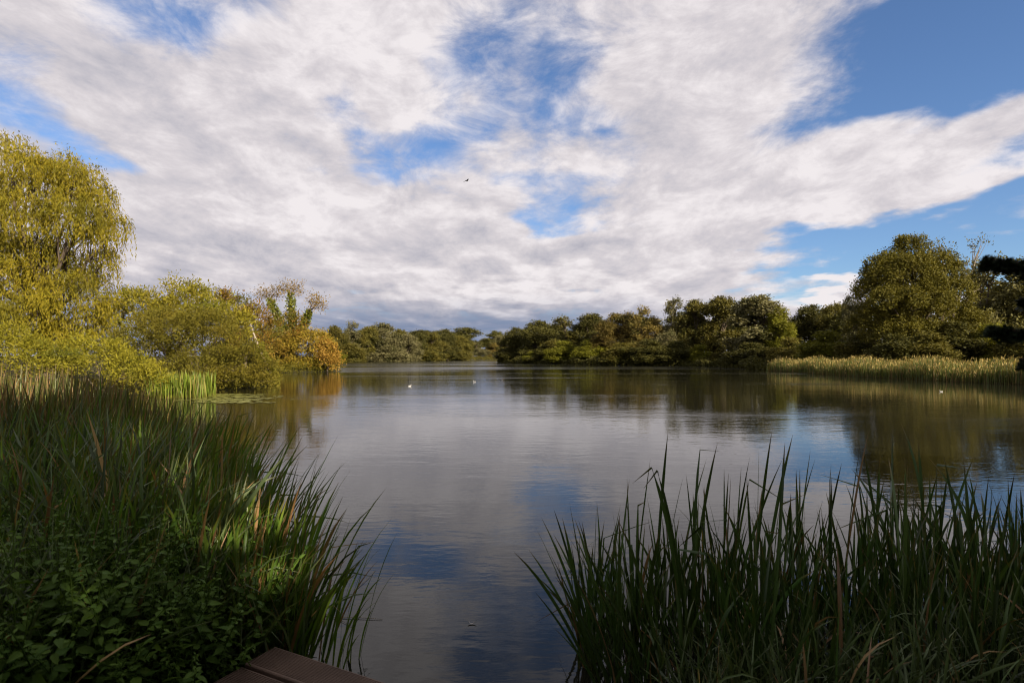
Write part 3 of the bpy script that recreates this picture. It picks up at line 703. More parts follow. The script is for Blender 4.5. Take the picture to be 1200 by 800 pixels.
def far_shores():
    for i, (n, l, px, top, Y, wd, k, v, m) in enumerate(FAR):
        place_tree(n, l, px, top, Y, wd*(0.95 if Y > 150 else 1.08), k, v, m, i+1, trunk='bark_pale' if k == 'wispy' else 'bark')
    for i, (n, l, px, top, Y, wd, m) in enumerate(SHRUBS):
        place_tree(n, l, px, top, Y, wd*1.1, 'shrub', i % 3, m, i+5, cat='shrub')
    # the biggest tree on the right bank, built where it stands
    Y = 62
    lob = lobes_px(Y, [(1072, 300, 30, 22, 0), (1040, 322, 28, 24, 0), (1102, 318, 28, 24, 0.5), (1068, 330, 36, 28, -2), (1022, 352, 24, 24, 0), (1048, 362, 32, 28, -2.5),
        (1092, 358, 36, 30, -2.5), (1122, 350, 24, 24, 0), (1018, 385, 24, 24, 0), (1055, 395, 38, 24, -2), (1100, 395, 38, 26, -2), (1134, 382, 20, 24, 0.5), (1065, 345, 50, 45, 3), (1070, 288, 16, 11, 0), (1030, 335, 20, 20, -1), (1085, 335, 22, 18, -2.5), (1096, 378, 32, 24, 1.5), (1060, 375, 32, 24, 1.5)])
    b = P(1072, 430, Y); b[2] = gz(b[0], b[1])
    make_tree('broadleaf_tree', 'biggest broad rounded tree standing behind the reed bed on the right bank', 'tree', b, lob, 'maple', 77,
              dens=1.9, nl=30, L=0.20, W=0.125, sig=0.26, r0=0.40, lump=0.12, inner=0.05, bump=(8, 0.46))
    # second row that closes the wood behind
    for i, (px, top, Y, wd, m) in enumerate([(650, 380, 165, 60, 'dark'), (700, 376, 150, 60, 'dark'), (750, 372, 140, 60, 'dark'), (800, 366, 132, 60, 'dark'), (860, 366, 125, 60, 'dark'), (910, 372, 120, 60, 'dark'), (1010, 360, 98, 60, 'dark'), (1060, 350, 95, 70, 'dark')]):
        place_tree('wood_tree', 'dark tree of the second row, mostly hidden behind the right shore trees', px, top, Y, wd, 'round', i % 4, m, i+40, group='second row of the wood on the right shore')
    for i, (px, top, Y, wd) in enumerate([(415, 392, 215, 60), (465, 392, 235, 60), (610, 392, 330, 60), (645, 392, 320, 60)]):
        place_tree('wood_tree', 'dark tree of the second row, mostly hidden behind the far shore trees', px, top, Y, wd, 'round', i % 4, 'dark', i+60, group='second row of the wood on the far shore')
far_shores()

def undergrowth():
    """brambles and sedge right along the waterline, too dense and far to count"""
    rng = np.random.default_rng(51)
    for name, label, path, n, mat, hmax in (
        ('shore_undergrowth', 'dark low undergrowth along the waterline of the right shore', [(-4, 144), (7, 127), (16, 110), (30, 100), (33.4, 82), (31.5, 70)], 26000, 'dark', 1.5),
        ('shore_undergrowth', 'green low undergrowth along the waterline of the far shore', [(-68, 128), (-57, 158), (-41, 186), (-31, 216), (-21, 259), (0, 289), (40, 293)], 22000, 'olive', 1.6),
        ('shore_undergrowth', 'low undergrowth along the waterline of the left bank', [(-15.5, 17), (-17.2, 22), (-16.8, 27), (-14.1, 31.6), (-16, 36), (-21.5, 45), (-25.5, 54), (-22.8, 60.3), (-20.2, 63.6), (-24.5, 70), (-45, 92.5)], 22000, 'sallow', 0.9)):
        pth = np.array(path, float); sg = np.linalg.norm(np.diff(pth, axis=0), axis=1); cum = np.concatenate([[0], np.cumsum(sg)])/sg.sum()
        t = rng.random(n); p = np.column_stack([np.interp(t, cum, pth[:, 0]), np.interp(t, cum, pth[:, 1])]) + rng.normal(size=(n, 2))*0.9
        sd = shore_sd(p); p = p[sd > -0.7]; m = len(p)
        z = np.maximum(ground_z(p), 0.0) + rng.random(m)**1.3*hmax*(0.55+0.45*np.sin(p[:, 0]*0.9)*np.sin(p[:, 1]*0.7))
        L = 0.20 if hmax < 1 else 0.42
        V, F = leaf_quads(rng, np.column_stack([p, z+0.05]), rng.normal(size=(m, 3))*0.6 + [0, 0, 0.6], L*rng.uniform(0.6, 1.3, m), L*0.42)
        tag(mesh_obj(name, V, F, M[mat]), label, 'undergrowth', kind='stuff')
undergrowth()

# ------------------------------------------------------------------ trees behind the viewer that shade the near bank
GAP = [(np.array(p), q) for p, q in [   # gaps in the canopy: sun flecks reach these spots
    ((-1.35, 3.15, 0.70), 0.30), ((-1.50, 3.2, 0.36), 0.17), ((-1.88, 3.15, 0.60), 0.21), ((-1.62, 3.4, 0.88), 0.16), ((-2.25, 3.7, 0.8), 0.20), ((-2.6, 2.9, 0.55), 0.15), ((-1.1, 3.2, 0.25), 0.15),
    ((-3.1, 4.6, 0.9), 0.22), ((-2.0, 2.6, 0.5), 0.13), ((-3.6, 3.9, 0.75), 0.18), ((-2.9, 5.2, 1.0), 0.2), ((-6.5, 8.0, 1.35), 0.8), ((-4.2, 7.2, 1.4), 0.5), ((-9, 9.0, 1.3), 0.8), ((-5.4, 6.4, 1.2), 0.35)]]
def shade_trees():
    rng = np.random.default_rng(5)
    spots = [(6.5, -3.0, 10.5, 4.2), (3.2, -7.5, 11.0, 4.5), (10.0, -7.5, 12.0, 4.8), (11.5, -1.2, 9.0, 3.8), (-1.8, -9.0, 10.0, 4.2), (15.5, -4.0, 10.0, 4.2)]
    for i, (x, y, H, hw) in enumerate(spots):
        lob = proto_lobes(rng, 'round'); k = np.array([hw/4.6, hw/4.6, H/11.6]); lob = lob*np.tile(k, 2)
        b = np.array([x, y, gz(x, y)]); lob[:, :3] += b
        V, F, C, O = crown(rng, lob, 1.5, 16, 0.42, 0.26, 0.45, zmin=0.3)
        c = V.reshape(-1, 4, 3).mean(1); keep = np.ones(len(c), bool)
        for g, r in GAP:
            v = c - g; t = v @ SUN; keep &= np.linalg.norm(v - t[:, None]*SUN, axis=1) > r
        V = V.reshape(-1, 4, 3)[keep].reshape(-1, 3); F = np.arange(len(V)).reshape(-1, 4)
        root = empty('bank_tree', b, 'broad dark tree on the near bank behind the viewer, shading the foreground', 'tree', 'trees behind the viewer')
        mesh_obj('crown', V-b, F, M['dark'], root)
        (Vt, Ft), (Vl, Fl) = skeleton(rng, b-[0, 0, .2], b+[0, 0, H*0.5], lob, C, 0.25)
        mesh_obj('trunk', Vt-b, Ft, M['bark'], root, smooth=True); mesh_obj('branches', Vl-b, Fl, M['bark'], root, smooth=True)
shade_trees()

# ------------------------------------------------------------------ cypress beside the viewer, its branch tips reach into view at right
def cypress():
    rng = np.random.default_rng(31)
    b = np.array([2.35, 0.95, 0]); b[2] = gz(b[0], b[1])
    root = empty('cypress_tree', b, 'dark cypress beside the viewer, its blurred branch tips reaching in at the right edge', 'tree')
    V, F = tube([b-[0, 0, .2], b+[0, 0, 1.5], b+[0.05, 0, 3.2], b+[0.03, 0, 5.0]], [0.11, 0.09, 0.06, 0.015], 8); mesh_obj('trunk', V-b, F, M['bark'], root, smooth=True)
    Y = 1.22
    tips = [(P(1156, 304, Y), 0.75), (P(1162, 384, Y), 0.6), (P(1195, 420, Y), 0.7), (P(1194, 350, Y*1.02), 0.4)]
    other = [(b + [0.7*math.cos(a), 0.7*math.sin(a), h], 0.9) for a, h in [(-1.2, 1.0), (0.3, 1.3), (-0.5, 1.9), (1.2, 0.6), (-2.0, 1.7), (0.9, 2.4), (-0.2, 3.0), (-1.4, 2.8), (2.0, 3.2), (3.2, 3.6), (0.4, 3.9), (-1.9, 3.8), (1.6, 4.3)]]
    for tip, s in tips + other:
        st = np.array([b[0], b[1], max(tip[2]-0.12, b[2]+0.25)])
        pts = bez(st, tip, [0, 0, -0.06], 8)
        V, F = tube(pts, np.linspace(0.022, 0.003, 8), 5); br = mesh_obj('branch', V-b, F, M['bark'], root, smooth=True)
        Cs, As = [], []
        dirn = unit(tip-st); side = unit(np.cross(dirn, [0, 0, 1]))
        for k in range(130):
            end = k >= 60; t = rng.uniform(0.86, 1.0) if end else rng.uniform(0.22, 0.9); i = min(int(t*7), 6); p0 = pts[i] + (pts[i+1]-pts[i])*(t*7-i)
            sg = rng.choice([-1, 1]); ln = 0.075*s*(1.01-t)/0.14 + 0.006 if end else 0.20*s*(1.05-t)**0.8 + 0.008
            d = unit(dirn*0.85 + side*sg*0.8 + np.array([0, 0, rng.uniform(-0.35, 0.40) if end else rng.uniform(-0.10, 0.14)]))
            m = 22; q = np.sort(rng.random(m))[:, None]
            Cs.append(p0 + d*q*ln + np.array([0, 0, -0.02])*q**2 + rng.normal(size=(m, 3))*(0.003 if end else 0.007)); As.append(np.tile(d, (m, 1)) + rng.normal(size=(m, 3))*0.4)
        C = np.concatenate(Cs); A = np.concatenate(As)
        V, F = leaf_quads(rng, C, A, 0.017*rng.uniform(0.7, 1.3, len(C)), 0.009, up=np.array([0, 0, 1.0]))
        mesh_obj('foliage', V-b, F, M['cypress'], br)
cypress()

# ------------------------------------------------------------------ blades
def blades(rng, base, height, width, lean, az, curl, kink=None, seg=8, twist=0.6):
    """strap leaves: arrays of n; returns verts, quads, along. Three verts across, folded along the midrib"""
    n = len(base); t = np.linspace(0, 1, seg+1)
    h = np.stack([np.cos(az), np.sin(az), np.zeros(n)], 1)
    ang = lean[:, None] + curl[:, None]*t[None]**2.2            # angle from the vertical along the blade
    if kink is not None: ang = ang + kink[:, None, 0]*(t[None] > kink[:, None, 1])
    ds = height[:, None]/seg
    dx = np.sin(ang)*ds; dz = np.cos(ang)*ds
    hx = np.concatenate([np.zeros((n, 1)), np.cumsum(dx[:, :-1], 1)], 1); hz = np.concatenate([np.zeros((n, 1)), np.cumsum(dz[:, :-1], 1)], 1)
    mid = base[:, None] + h[:, None]*hx[..., None] + np.array([0, 0, 1.0])*hz[..., None]
    tw = rng.uniform(0, 6.28, n)[:, None] + twist*t[None]*rng.normal(size=(n, 1))*2
    s0 = np.stack([-np.sin(az), np.cos(az), np.zeros(n)], 1)
    T = np.stack([h[:, None]*np.sin(ang)[..., None] + np.array([0, 0, 1.0])*np.cos(ang)[..., None]], 0)[0]
    nrm = np.cross(T, s0[:, None])
    S = s0[:, None]*np.cos(tw)[..., None] + nrm*np.sin(tw)[..., None]; Q = np.cross(T, S)
    prof = np.minimum(1, 0.55 + 1.2*t)*np.clip((1-t)*4.2, 0, 1)**0.7
    prof[-1] = 0.03
    wd = width[:, None]*prof[None]*0.5
    L = mid + S*wd[..., None] + Q*wd[..., None]*0.35; Rr = mid - S*wd[..., None] + Q*wd[..., None]*0.35
    V = np.stack([L, mid, Rr], 2).reshape(-1, 3)
    k = (seg+1)*3; b0 = np.arange(n)[:, None, None]*k + np.arange(seg)[None, :, None]*3 + np.arange(2)[None, None]
    F = np.stack([b0, b0+1, b0+4, b0+3], -1).reshape(-1, 4)
    al = np.broadcast_to(t[None, :, None], (n, seg+1, 3)).ravel()
    return V, F, al

def one_blade(rng, base, h, wd, lean, az, curl, kink=None, seg=9, twist=0.35):
    a = lambda v: np.array([v], float)
    return blades(rng, np.array([base], float), a(h), a(wd), a(lean), a(az), a(curl), None if kink is None else np.array([kink], float), seg, twist)

def near_reeds():
    # ---- right foreground clump
    rng = np.random.default_rng(61)
    root = empty('reed_clump', (1.9, 3.2, gz(1.9, 3.2)), 'dark reed clump standing in the water at the lower right', 'reeds')
    b = np.array(root.location)
    def spot():
        # denser and taller towards the middle of the clump
        u = rng.random(); x = 0.42 + 3.7*u; y = 2.95 + 0.28*x*rng.random() + rng.uniform(-0.25, 0.75)
        return x, y
    n_ind = 0
    hand = [  # blade whose tips are easy to pick out: tip px, py, distance, base x shift, curl, kink
        (785, 508, 3.5), (833, 540, 3.6), (908, 506, 3.5), (921, 520, 3.6), (934, 512, 3.55), (990, 545, 3.6), (1022, 508, 3.7), (740, 562, 3.4), (765, 540, 3.5), (845, 522, 3.5),
        (870, 548, 3.6), (960, 540, 3.7), (1065, 545, 3.8), (1105, 552, 3.9), (1130, 562, 4.0), (1160, 560, 3.9), (1192, 555, 4.0), (890, 520, 3.6), (952, 530, 3.7), (1010, 530, 3.6), (1040, 560, 3.8),
        (805, 560, 3.4), (820, 580, 3.4), (855, 556, 3.5), (975, 560, 3.6), (662, 630, 3.15), (680, 620, 3.15), (650, 660, 3.1), (700, 590, 3.2), (715, 600, 3.2), (1084, 565, 3.8), (1178, 580, 3.9), (1145, 590, 3.8)]
    def add(base, h, wd, lean, az, curl, kink=None):
        V, F, al = one_blade(rng, base, h, wd, lean, az, curl, kink)
        mesh_obj('blade', V-b, F, M['reed'], root, smooth=True, attr=al)
    for px, py, Y in hand:
        tip = P(px, py, Y); bx = tip[0] - rng.uniform(0.02, 0.22) + (0.18 if px < 720 else 0); base = np.array([bx, Y+rng.uniform(-.12, .12), -0.08])
        dv = tip - base; hyp = np.linalg.norm(dv); ln = math.acos(dv[2]/hyp); az = math.atan2(dv[1], dv[0])
        add(base, hyp*1.01, rng.uniform(0.013, 0.021), ln*0.75, az, ln*0.55)
    # two blades bent over at the left of the clump
    add(np.array([0.98, 3.2, -0.05]), 1.28, 0.020, 0.10, math.pi*0.97, 0.35, (1.9, 0.80))
    add(np.array([1.02, 3.25, -0.05]), 1.25, 0.018, 0.12, math.pi*0.97, 0.25, (2.2, 0.88))
    add(np.array([1.10, 3.5, -0.05]), 1.32, 0.018, 0.03, 0.1, 0.1, (1.55, 0.80))
    for k in range(40):   # left fan leaning out over the water
        x = rng.uniform(0.42, 0.85); y = rng.uniform(2.75, 3.2); s = (0.9-x)/0.48
        add(np.array([x, y, -0.06]), rng.uniform(0.55, 0.98), rng.uniform(0.012, 0.019), rng.uniform(0.0, 0.25)+0.32*s, math.pi+rng.normal()*0.35, rng.uniform(0.1, 0.6))
    for k in range(40):   # each shoot is a flat fan of strap leaves
        x, y = spot(); e = min(1, (x-0.2)/1.3); H = rng.uniform(0.82, 1.36)*(0.76+0.24*e)*(1+0.06*math.sin(x*5.2)); pa = rng.uniform(0, math.pi); tilt = rng.normal(0, 0.07)
        nb = int(rng.integers(4, 8))
        for q in range(nb):
            f = (q-(nb-1)/2)/(nb/2); sp = tilt + f*rng.uniform(0.08, 0.24) + rng.normal()*0.03
            u = rng.random(); kk = (rng.uniform(0.8, 2.6), rng.uniform(0.55, 0.92)) if u < 0.22 else None
            add(np.array([x+0.025*f*math.cos(pa), y+0.025*f*math.sin(pa), -0.08]), H*rng.uniform(0.66, 1.02)+0.05, rng.uniform(0.011, 0.021), abs(sp), pa if sp > 0 else pa+math.pi, rng.uniform(0.0, 0.35)*abs(f)+(1.1*rng.random() if u > 0.78 else 0), kk)
    n = 1400
    base = np.array([(*spot(), -0.08) for _ in range(n)]); base[:, 1] += rng.uniform(-0.3, 0.2, n); hh = rng.uniform(0.3, 0.88, n)*np.clip(0.6+0.3*(base[:, 0]-0.2), 0.6, 1)
    V, F, al = blades(rng, base, hh, rng.uniform(0.010, 0.02, n), np.abs(rng.normal(0.10, 0.14, n)), rng.uniform(0, 6.28, n), np.abs(rng.normal(0.2, 0.4, n)))
    tag(mesh_obj('inner_blades', V-b, F, M['reed'], root, smooth=True, attr=al), kind='stuff')

    # ---- left foreground clump along the shore
    rng = np.random.default_rng(71)
    root = empty('reed_clump', (-1.9, 3.9, gz(-1.9, 3.9)), 'green reed clump leaning over the water left of the deck corner', 'reeds')
    b = np.array(root.location)
    edge = np.array([(-1.02, 2.85), (-1.15, 3.25), (-1.75, 4.05), (-2.7, 5.2), (-3.9, 6.3)])
    seg = np.linalg.norm(np.diff(edge, axis=0), axis=1); cum = np.concatenate([[0], np.cumsum(seg)])/seg.sum()
    def along(t, inland):
        p = np.array([np.interp(t, cum, edge[:, 0]), np.interp(t, cum, edge[:, 1])]); d = unit(np.array([np.interp(min(t+.05, 1), cum, edge[:, 0]), np.interp(min(t+.05, 1), cum, edge[:, 1])]) - np.array([np.interp(max(t-.05, 0), cum, edge[:, 0]), np.interp(max(t-.05, 0), cum, edge[:, 1])]))
        return p + np.array([-abs(d[1]), -abs(d[0])])*inland
    def add2(base, h, wd, lean, az, curl, kink=None):
        V, F, al = one_blade(rng, base, h, wd, lean, az, curl, kink); mesh_obj('blade', V-b, F, M['reed_left'], root, smooth=True, attr=al)
    for k in range(270):
        t = rng.random()**1.15; inl = abs(rng.normal(0, 0.35)) - 0.08; p = along(t, inl)
        out = max(0, 1-inl/0.45)
        h = rng.uniform(0.85, 1.28)*(0.78 + 0.30*min(1, t*2.2))
        add2(np.array([*p, max(-0.08, gz(*p)-0.04)]), h, rng.uniform(0.010, 0.019), rng.uniform(0, 0.16)+0.26*out*rng.random(), rng.normal(0.15, 0.55), rng.uniform(0.05, 0.5)+0.35*out*rng.random(),
             (rng.uniform(0.6, 1.6), rng.uniform(0.6, 0.9)) if rng.random() < 0.12 else None)
    for k in range(14):   # separate stalks in front, by the deck corner
        x = rng.uniform(-0.98, -0.84); y = rng.uniform(2.95, 3.25)
        add2(np.array([x, y, -0.06]), rng.uniform(0.35, 0.80), rng.uniform(0.008, 0.014), rng.uniform(0.0, 0.3), rng.normal(0.1, 0.5), rng.uniform(0.3, 1.1))
    n = 4200; tt = rng.random(n)**1.1; base = np.array([(*along(t, abs(rng.normal(0, 0.75))+0.02), 0) for t in tt]); base[:, 2] = ground_z(base[:, :2]) - 0.04
    V, F, al = blades(rng, base, rng.uniform(0.4, 1.15, n)*(0.8+0.2*np.minimum(1, tt*2)), rng.uniform(0.010, 0.020, n), np.abs(rng.normal(0.14, 0.15, n)), rng.normal(0.3, 1.4, n), np.abs(rng.normal(0.25, 0.4, n)))
    tag(mesh_obj('inner_blades', V-b, F, M['reed_left'], root, smooth=True, attr=al), kind='stuff')

    # ---- brown reed belt further along the left shore
    n = 9500; t = rng.random(n)
    line = np.array([(-3.4, 6.2), (-5.2, 7.7), (-8.5, 9.7), (-12.5, 12.4)]); tt = np.array([0, .3, .65, 1])
    base = np.column_stack([np.interp(t, tt, line[:, 0]), np.interp(t, tt, line[:, 1])]); base += np.outer(np.abs(rng.normal(0, 1.5, n))-0.15, [-0.62, -0.78]) + rng.normal(size=(n, 2))*0.1
    base = np.column_stack([base, ground_z(base)-0.04])
    V, F, al = blades(rng, base, rng.uniform(0.7, 1.40, n), rng.uniform(0.010, 0.021, n), np.abs(rng.normal(0.07, 0.09, n)), rng.uniform(0, 6.28, n), np.abs(rng.normal(0.1, 0.2, n)), seg=5)
    tag(mesh_obj('reed_belt', V, F, M['reed_brown'], smooth=True, attr=al), 'belt of brown-green reeds along the left shore behind the shaded grass', 'reeds', kind='stuff')

    # ---- bright lit tuft across the inlet
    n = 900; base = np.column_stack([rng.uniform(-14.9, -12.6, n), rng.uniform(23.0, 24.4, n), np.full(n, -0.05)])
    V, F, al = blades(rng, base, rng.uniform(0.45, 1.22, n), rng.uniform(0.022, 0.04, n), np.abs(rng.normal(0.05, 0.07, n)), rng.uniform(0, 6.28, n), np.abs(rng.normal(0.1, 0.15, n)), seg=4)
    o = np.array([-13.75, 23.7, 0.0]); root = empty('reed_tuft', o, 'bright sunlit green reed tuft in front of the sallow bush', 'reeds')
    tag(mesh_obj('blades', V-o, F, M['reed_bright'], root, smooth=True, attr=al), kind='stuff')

    # ---- far reed bed on the right bank
    n = 26000; yy = 31 + (69-31)*rng.random(n)**1.1; xe = np.interp(yy, [31, 33, 39, 48, 67, 69], [31, 30.3, 29.2, 28.8, 30.2, 32.5])
    base = np.column_stack([xe + rng.random(n)**1.6*6.5 + rng.normal(0, 0.15, n), yy]); base = np.column_stack([base, np.maximum(ground_z(base), -0.15)-0.03])
    hh = rng.uniform(0.65, 1.55, n)*np.clip(0.82+0.2*np.sin(base[:, 1]*0.8)*np.sin(base[:, 0]*1.3), 0.7, 1)
    V, F, al = blades(rng, base, hh, rng.uniform(0.02, 0.045, n), np.abs(rng.normal(0.07, 0.09, n)), rng.uniform(0, 6.28, n), np.abs(rng.normal(0.15, 0.25, n)), seg=2)
    root = empty('reed_bed', (31, 48, 0), 'long belt of pale golden reeds along the right bank below the biggest tree', 'reeds')
    o = np.array([31, 48, 0.0]); tag(mesh_obj('blades', V-o, F, M['reedbed'], root, smooth=True, attr=al), kind='stuff')
    k = rng.choice(n, 4000, replace=False); top = base[k] + np.column_stack([rng.normal(size=(4000, 2))*0.06, hh[k]*0.97])
    V, F = leaf_quads(rng, top, np.column_stack([rng.normal(size=(4000, 2))*0.35, np.ones(4000)]), 0.26*rng.uniform(0.6, 1.3, 4000), 0.07)
    tag(mesh_obj('plumes', V-o, F, M['plume'], root), kind='stuff')
near_reeds()

# ------------------------------------------------------------------ shaded bank: grass and nettles
DECK_Z = 0.36
def px_deck(px, py, z=DECK_Z):
    Y = (EYE-z)*FPX/(py-HOR); return np.array([(px-600)/FPX*Y, Y])
DC = px_deck(323, 757); DD = unit(px_deck(455, 800) - DC); DE = np.array([DD[1], -DD[0]])   # corner, along the boards, back from the edge
if DE[1] > 0: DE = -DE
def on_deck(p):
    v = np.atleast_2d(p) - DC; return (v @ DD > -0.22) & (v @ DE > -0.10)
def bank_plants():
    rng = np.random.default_rng(81)
    def grass(n, xr, yr, h0, h1, wd, mat, name, label, lean=0.35, curl=0.9, cond=None):
        p = np.column_stack([rng.uniform(*xr, n), rng.uniform(*yr, n)])
        keep = (shore_sd(p) > -0.12) & ~on_deck(p)
        if cond is not None: keep &= cond(p)
        p = p[keep]; n = len(p); base = np.column_stack([p, np.maximum(ground_z(p), -0.05)-0.02])
        V, F, al = blades(rng, base, rng.uniform(h0, h1, n), rng.uniform(*wd, n), np.abs(rng.normal(0.1, lean, n)), rng.uniform(0, 6.28, n), np.abs(rng.normal(0.3, curl, n)), seg=6)
        tag(mesh_obj(name, V, F, M[mat], smooth=True, attr=al), label, 'grass', kind='stuff')
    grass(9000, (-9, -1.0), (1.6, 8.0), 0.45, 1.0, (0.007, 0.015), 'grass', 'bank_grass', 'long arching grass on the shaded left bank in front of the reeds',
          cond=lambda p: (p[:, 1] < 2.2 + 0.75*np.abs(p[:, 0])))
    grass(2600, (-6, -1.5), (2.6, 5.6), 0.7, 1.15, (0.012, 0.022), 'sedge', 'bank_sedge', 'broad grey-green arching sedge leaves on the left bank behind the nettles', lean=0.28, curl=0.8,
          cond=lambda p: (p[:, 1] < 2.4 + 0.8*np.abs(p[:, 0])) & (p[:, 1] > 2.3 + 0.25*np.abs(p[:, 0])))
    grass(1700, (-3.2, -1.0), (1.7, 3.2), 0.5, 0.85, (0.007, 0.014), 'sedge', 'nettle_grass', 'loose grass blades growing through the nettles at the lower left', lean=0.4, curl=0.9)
    # arching grass over the foot of the right clump
    n = 1500; x = rng.uniform(0.75, 3.6, n); y = 2.35 + 0.25*x*rng.random(n) + rng.uniform(0, 0.45, n)
    p = np.column_stack([x, y]); base = np.column_stack([p, np.maximum(ground_z(p), -0.05)-0.02])
    V, F, al = blades(rng, base, rng.uniform(0.30, 0.72, n)*np.clip(0.65+0.12*x, 0.6, 1), rng.uniform(0.006, 0.014, n), np.abs(rng.normal(0.3, 0.45, n)), rng.uniform(0, 6.28, n), np.abs(rng.normal(0.6, 0.9, n)), seg=7)
    tag(mesh_obj('tussock_grass', V, F, M['sedge'], smooth=True, attr=al), 'arching grass tangled over the foot of the dark right-hand reed clump', 'grass', kind='stuff')
    # nettles
    kinds = []
    for v in range(6):
        r = np.random.default_rng(200+v); Sp = []; Cs, As, Ls = [], [], []
        for st in range(4):
            H = r.uniform(0.42, 0.68); foot = r.normal(size=3)*[0.05, 0.05, 0]
            stem = bez(foot, foot + [r.normal()*0.13, r.normal()*0.13, H], r.normal(size=3)*[0.06, 0.06, 0], 8)
            Sp.append(tube(stem, np.linspace(0.0035, 0.0012, 8), 4))
            for k in range(16):
                t = 0.15 + 0.845*k/15; i = min(int(t*7), 6); p = stem[i] + (stem[i+1]-stem[i])*(t*7-i)
                for sd in (0, math.pi):
                    a = k*1.57 + sd + r.normal()*0.3; ln = 0.041*r.uniform(0.55, 1.45)*(1 if t < 0.7 else 1.0-0.75*(t-0.7)/0.3)
                    d = np.array([math.cos(a), math.sin(a), 0.25 - 0.75*r.random() + 1.0*max(0, t-0.8)/0.2]); d /= np.linalg.norm(d)
                    Cs.append(p + d*ln*0.68); As.append(d); Ls.append(ln)
        Vs, Fs = join(Sp); C = np.array(Cs); A = np.array(As); Lh = np.array(Ls)
        # leaf: broad toothed base, long tip, folded along the midrib
        S = unit(np.cross(A, np.array([0, 0, 1.0]) + r.normal(size=A.shape)*0.4)); Nn = np.cross(S, A)
        rows = [(-0.5, 0.08, 0), (-0.26, 0.25, 0.03), (0.05, 0.19, 0.02), (0.5, 0.012, -0.12)]
        Vl = []
        for q, wv, zz in rows:
            for sgn in (1, 0, -1): Vl.append(C + A*(Lh*q)[:, None] + S*(Lh*wv*sgn)[:, None] + Nn*(Lh*(zz + (0.07 if sgn else 0)))[:, None])
        Vl = np.stack(Vl, 1).reshape(-1, 3); nb = len(C)
        f = np.array([(i*3+j, i*3+j+1, (i+1)*3+j+1, (i+1)*3+j) for i in range(3) for j in range(2)])
        Fl = (np.arange(nb)[:, None, None]*12 + f[None]).reshape(-1, 4)
        so = mesh_obj('stem', Vs, Fs, M['nettle']); lo = mesh_obj('leaves', Vl, Fl, M['nettle'], smooth=True)
        kinds.append((so.data, lo.data)); bpy.data.objects.remove(so); bpy.data.objects.remove(lo)
    placed = 0
    while placed < 290:
        y = rng.uniform(1.8, 3.15); x = rng.uniform(-0.97*y, -0.98)
        if y > 2.55 + 0.35*(-x-1): continue
        if shore_sd(np.array([[x, y]]))[0] < 0.15 or on_deck(np.array([x, y]))[0]: continue
        s = rng.uniform(0.7, 1.25)
        root = empty('nettle_plant', (x, y, gz(x, y)-0.01), 'leafy dark green nettle on the shaded bank at the lower left', 'plant', 'nettles on the near left bank', rz=rng.uniform(0, 6.28), scale=(s*1.1, s*1.1, s))
        root.rotation_euler[0] = rng.normal()*0.2; root.rotation_euler[1] = rng.normal()*0.2
        for nm, me in zip(('stem', 'leaves'), kinds[placed % 6]):
            o = bpy.data.objects.new(nm, me); COL.objects.link(o); o.parent = root
        placed += 1
bank_plants()

# ------------------------------------------------------------------ deck
def deck():
    BW, GAPW, TH, LEN, NG = 0.163, 0.022, 0.03, 3.6, 17
    root = empty('timber_deck', (DC[0], DC[1], 0), 'brown grooved deck platform, its corner showing at the bottom edge', 'deck')
    o = np.array([DC[0], DC[1], 0.0])
    # grooved profile across one board
    xs, zs = [0.0, 0.0, 0.004], [-TH, -0.004, 0.0]
    p0 = 0.010; pitch = (BW-0.02)/NG
    for k in range(NG):
        a = p0 + k*pitch; xs += [a, a+pitch*0.12, a+pitch*0.45, a+pitch*0.57]; zs += [0, -0.005, -0.005, 0]
    xs += [BW-0.004, BW, BW]; zs += [0.0, -0.004, -TH]
    xs = np.array(xs); zs = np.array(zs)
    def board(k, start, ln):
        n = len(xs); pr = []
        for L in (start, start+ln):
            q = DC[None] + DE[None]*(k*(BW+GAPW) + xs)[:, None] + DD[None]*L
            pr.append(np.column_stack([q, DECK_Z + zs]))
        V = np.concatenate(pr); i = np.arange(n-1); F = [tuple(int(v) for v in f) for f in np.stack([i, i+1, i+n+1, i+n], 1)]
        F += [(n-1, 0, n, 2*n-1)]
        me = bpy.data.meshes.new('board'); me.from_pydata([tuple(v) for v in (V-o)], [], F + [tuple(range(n-1, -1, -1)), tuple(range(n, 2*n))])
        me.materials.append(M['deck']); ob = bpy.data.objects.new('board', me); COL.objects.link(ob); ob.parent = root
    for k in range(13): board(k, (0.0, 0.012, -0.006)[k % 3], LEN)
    def box(name, c, half, mat):
        ex = np.array([*DD, 0]); ey = np.array([*DE, 0]); ez = np.array([0, 0, 1.0])
        V = np.array([c + ex*half[0]*sx + ey*half[1]*sy + ez*half[2]*sz for sz in (-1, 1) for sx, sy in ((-1, -1), (1, -1), (1, 1), (-1, 1))])
        F = [(0, 3, 2, 1), (4, 5, 6, 7), (0, 1, 5, 4), (1, 2, 6, 5), (2, 3, 7, 6), (3, 0, 4, 7)]
        return mesh_obj(name, V-o, F, mat, root)
    def at(l, e, z): q = DC + DD*l + DE*e; return np.array([q[0], q[1], z])
    W = 13*(BW+GAPW)
    for l in (0.25, 1.2, 2.2, 3.3): box('joist', at(l, W/2, DECK_Z-TH-0.055), (0.024, W/2-0.03, 0.052), M['bark'])
    for l in (0.30, 2.0, 3.4):
        for e in (0.12, W-0.2): box('post', at(l, e, DECK_Z-TH-0.48), (0.045, 0.045, 0.37), M['bark'])
deck()

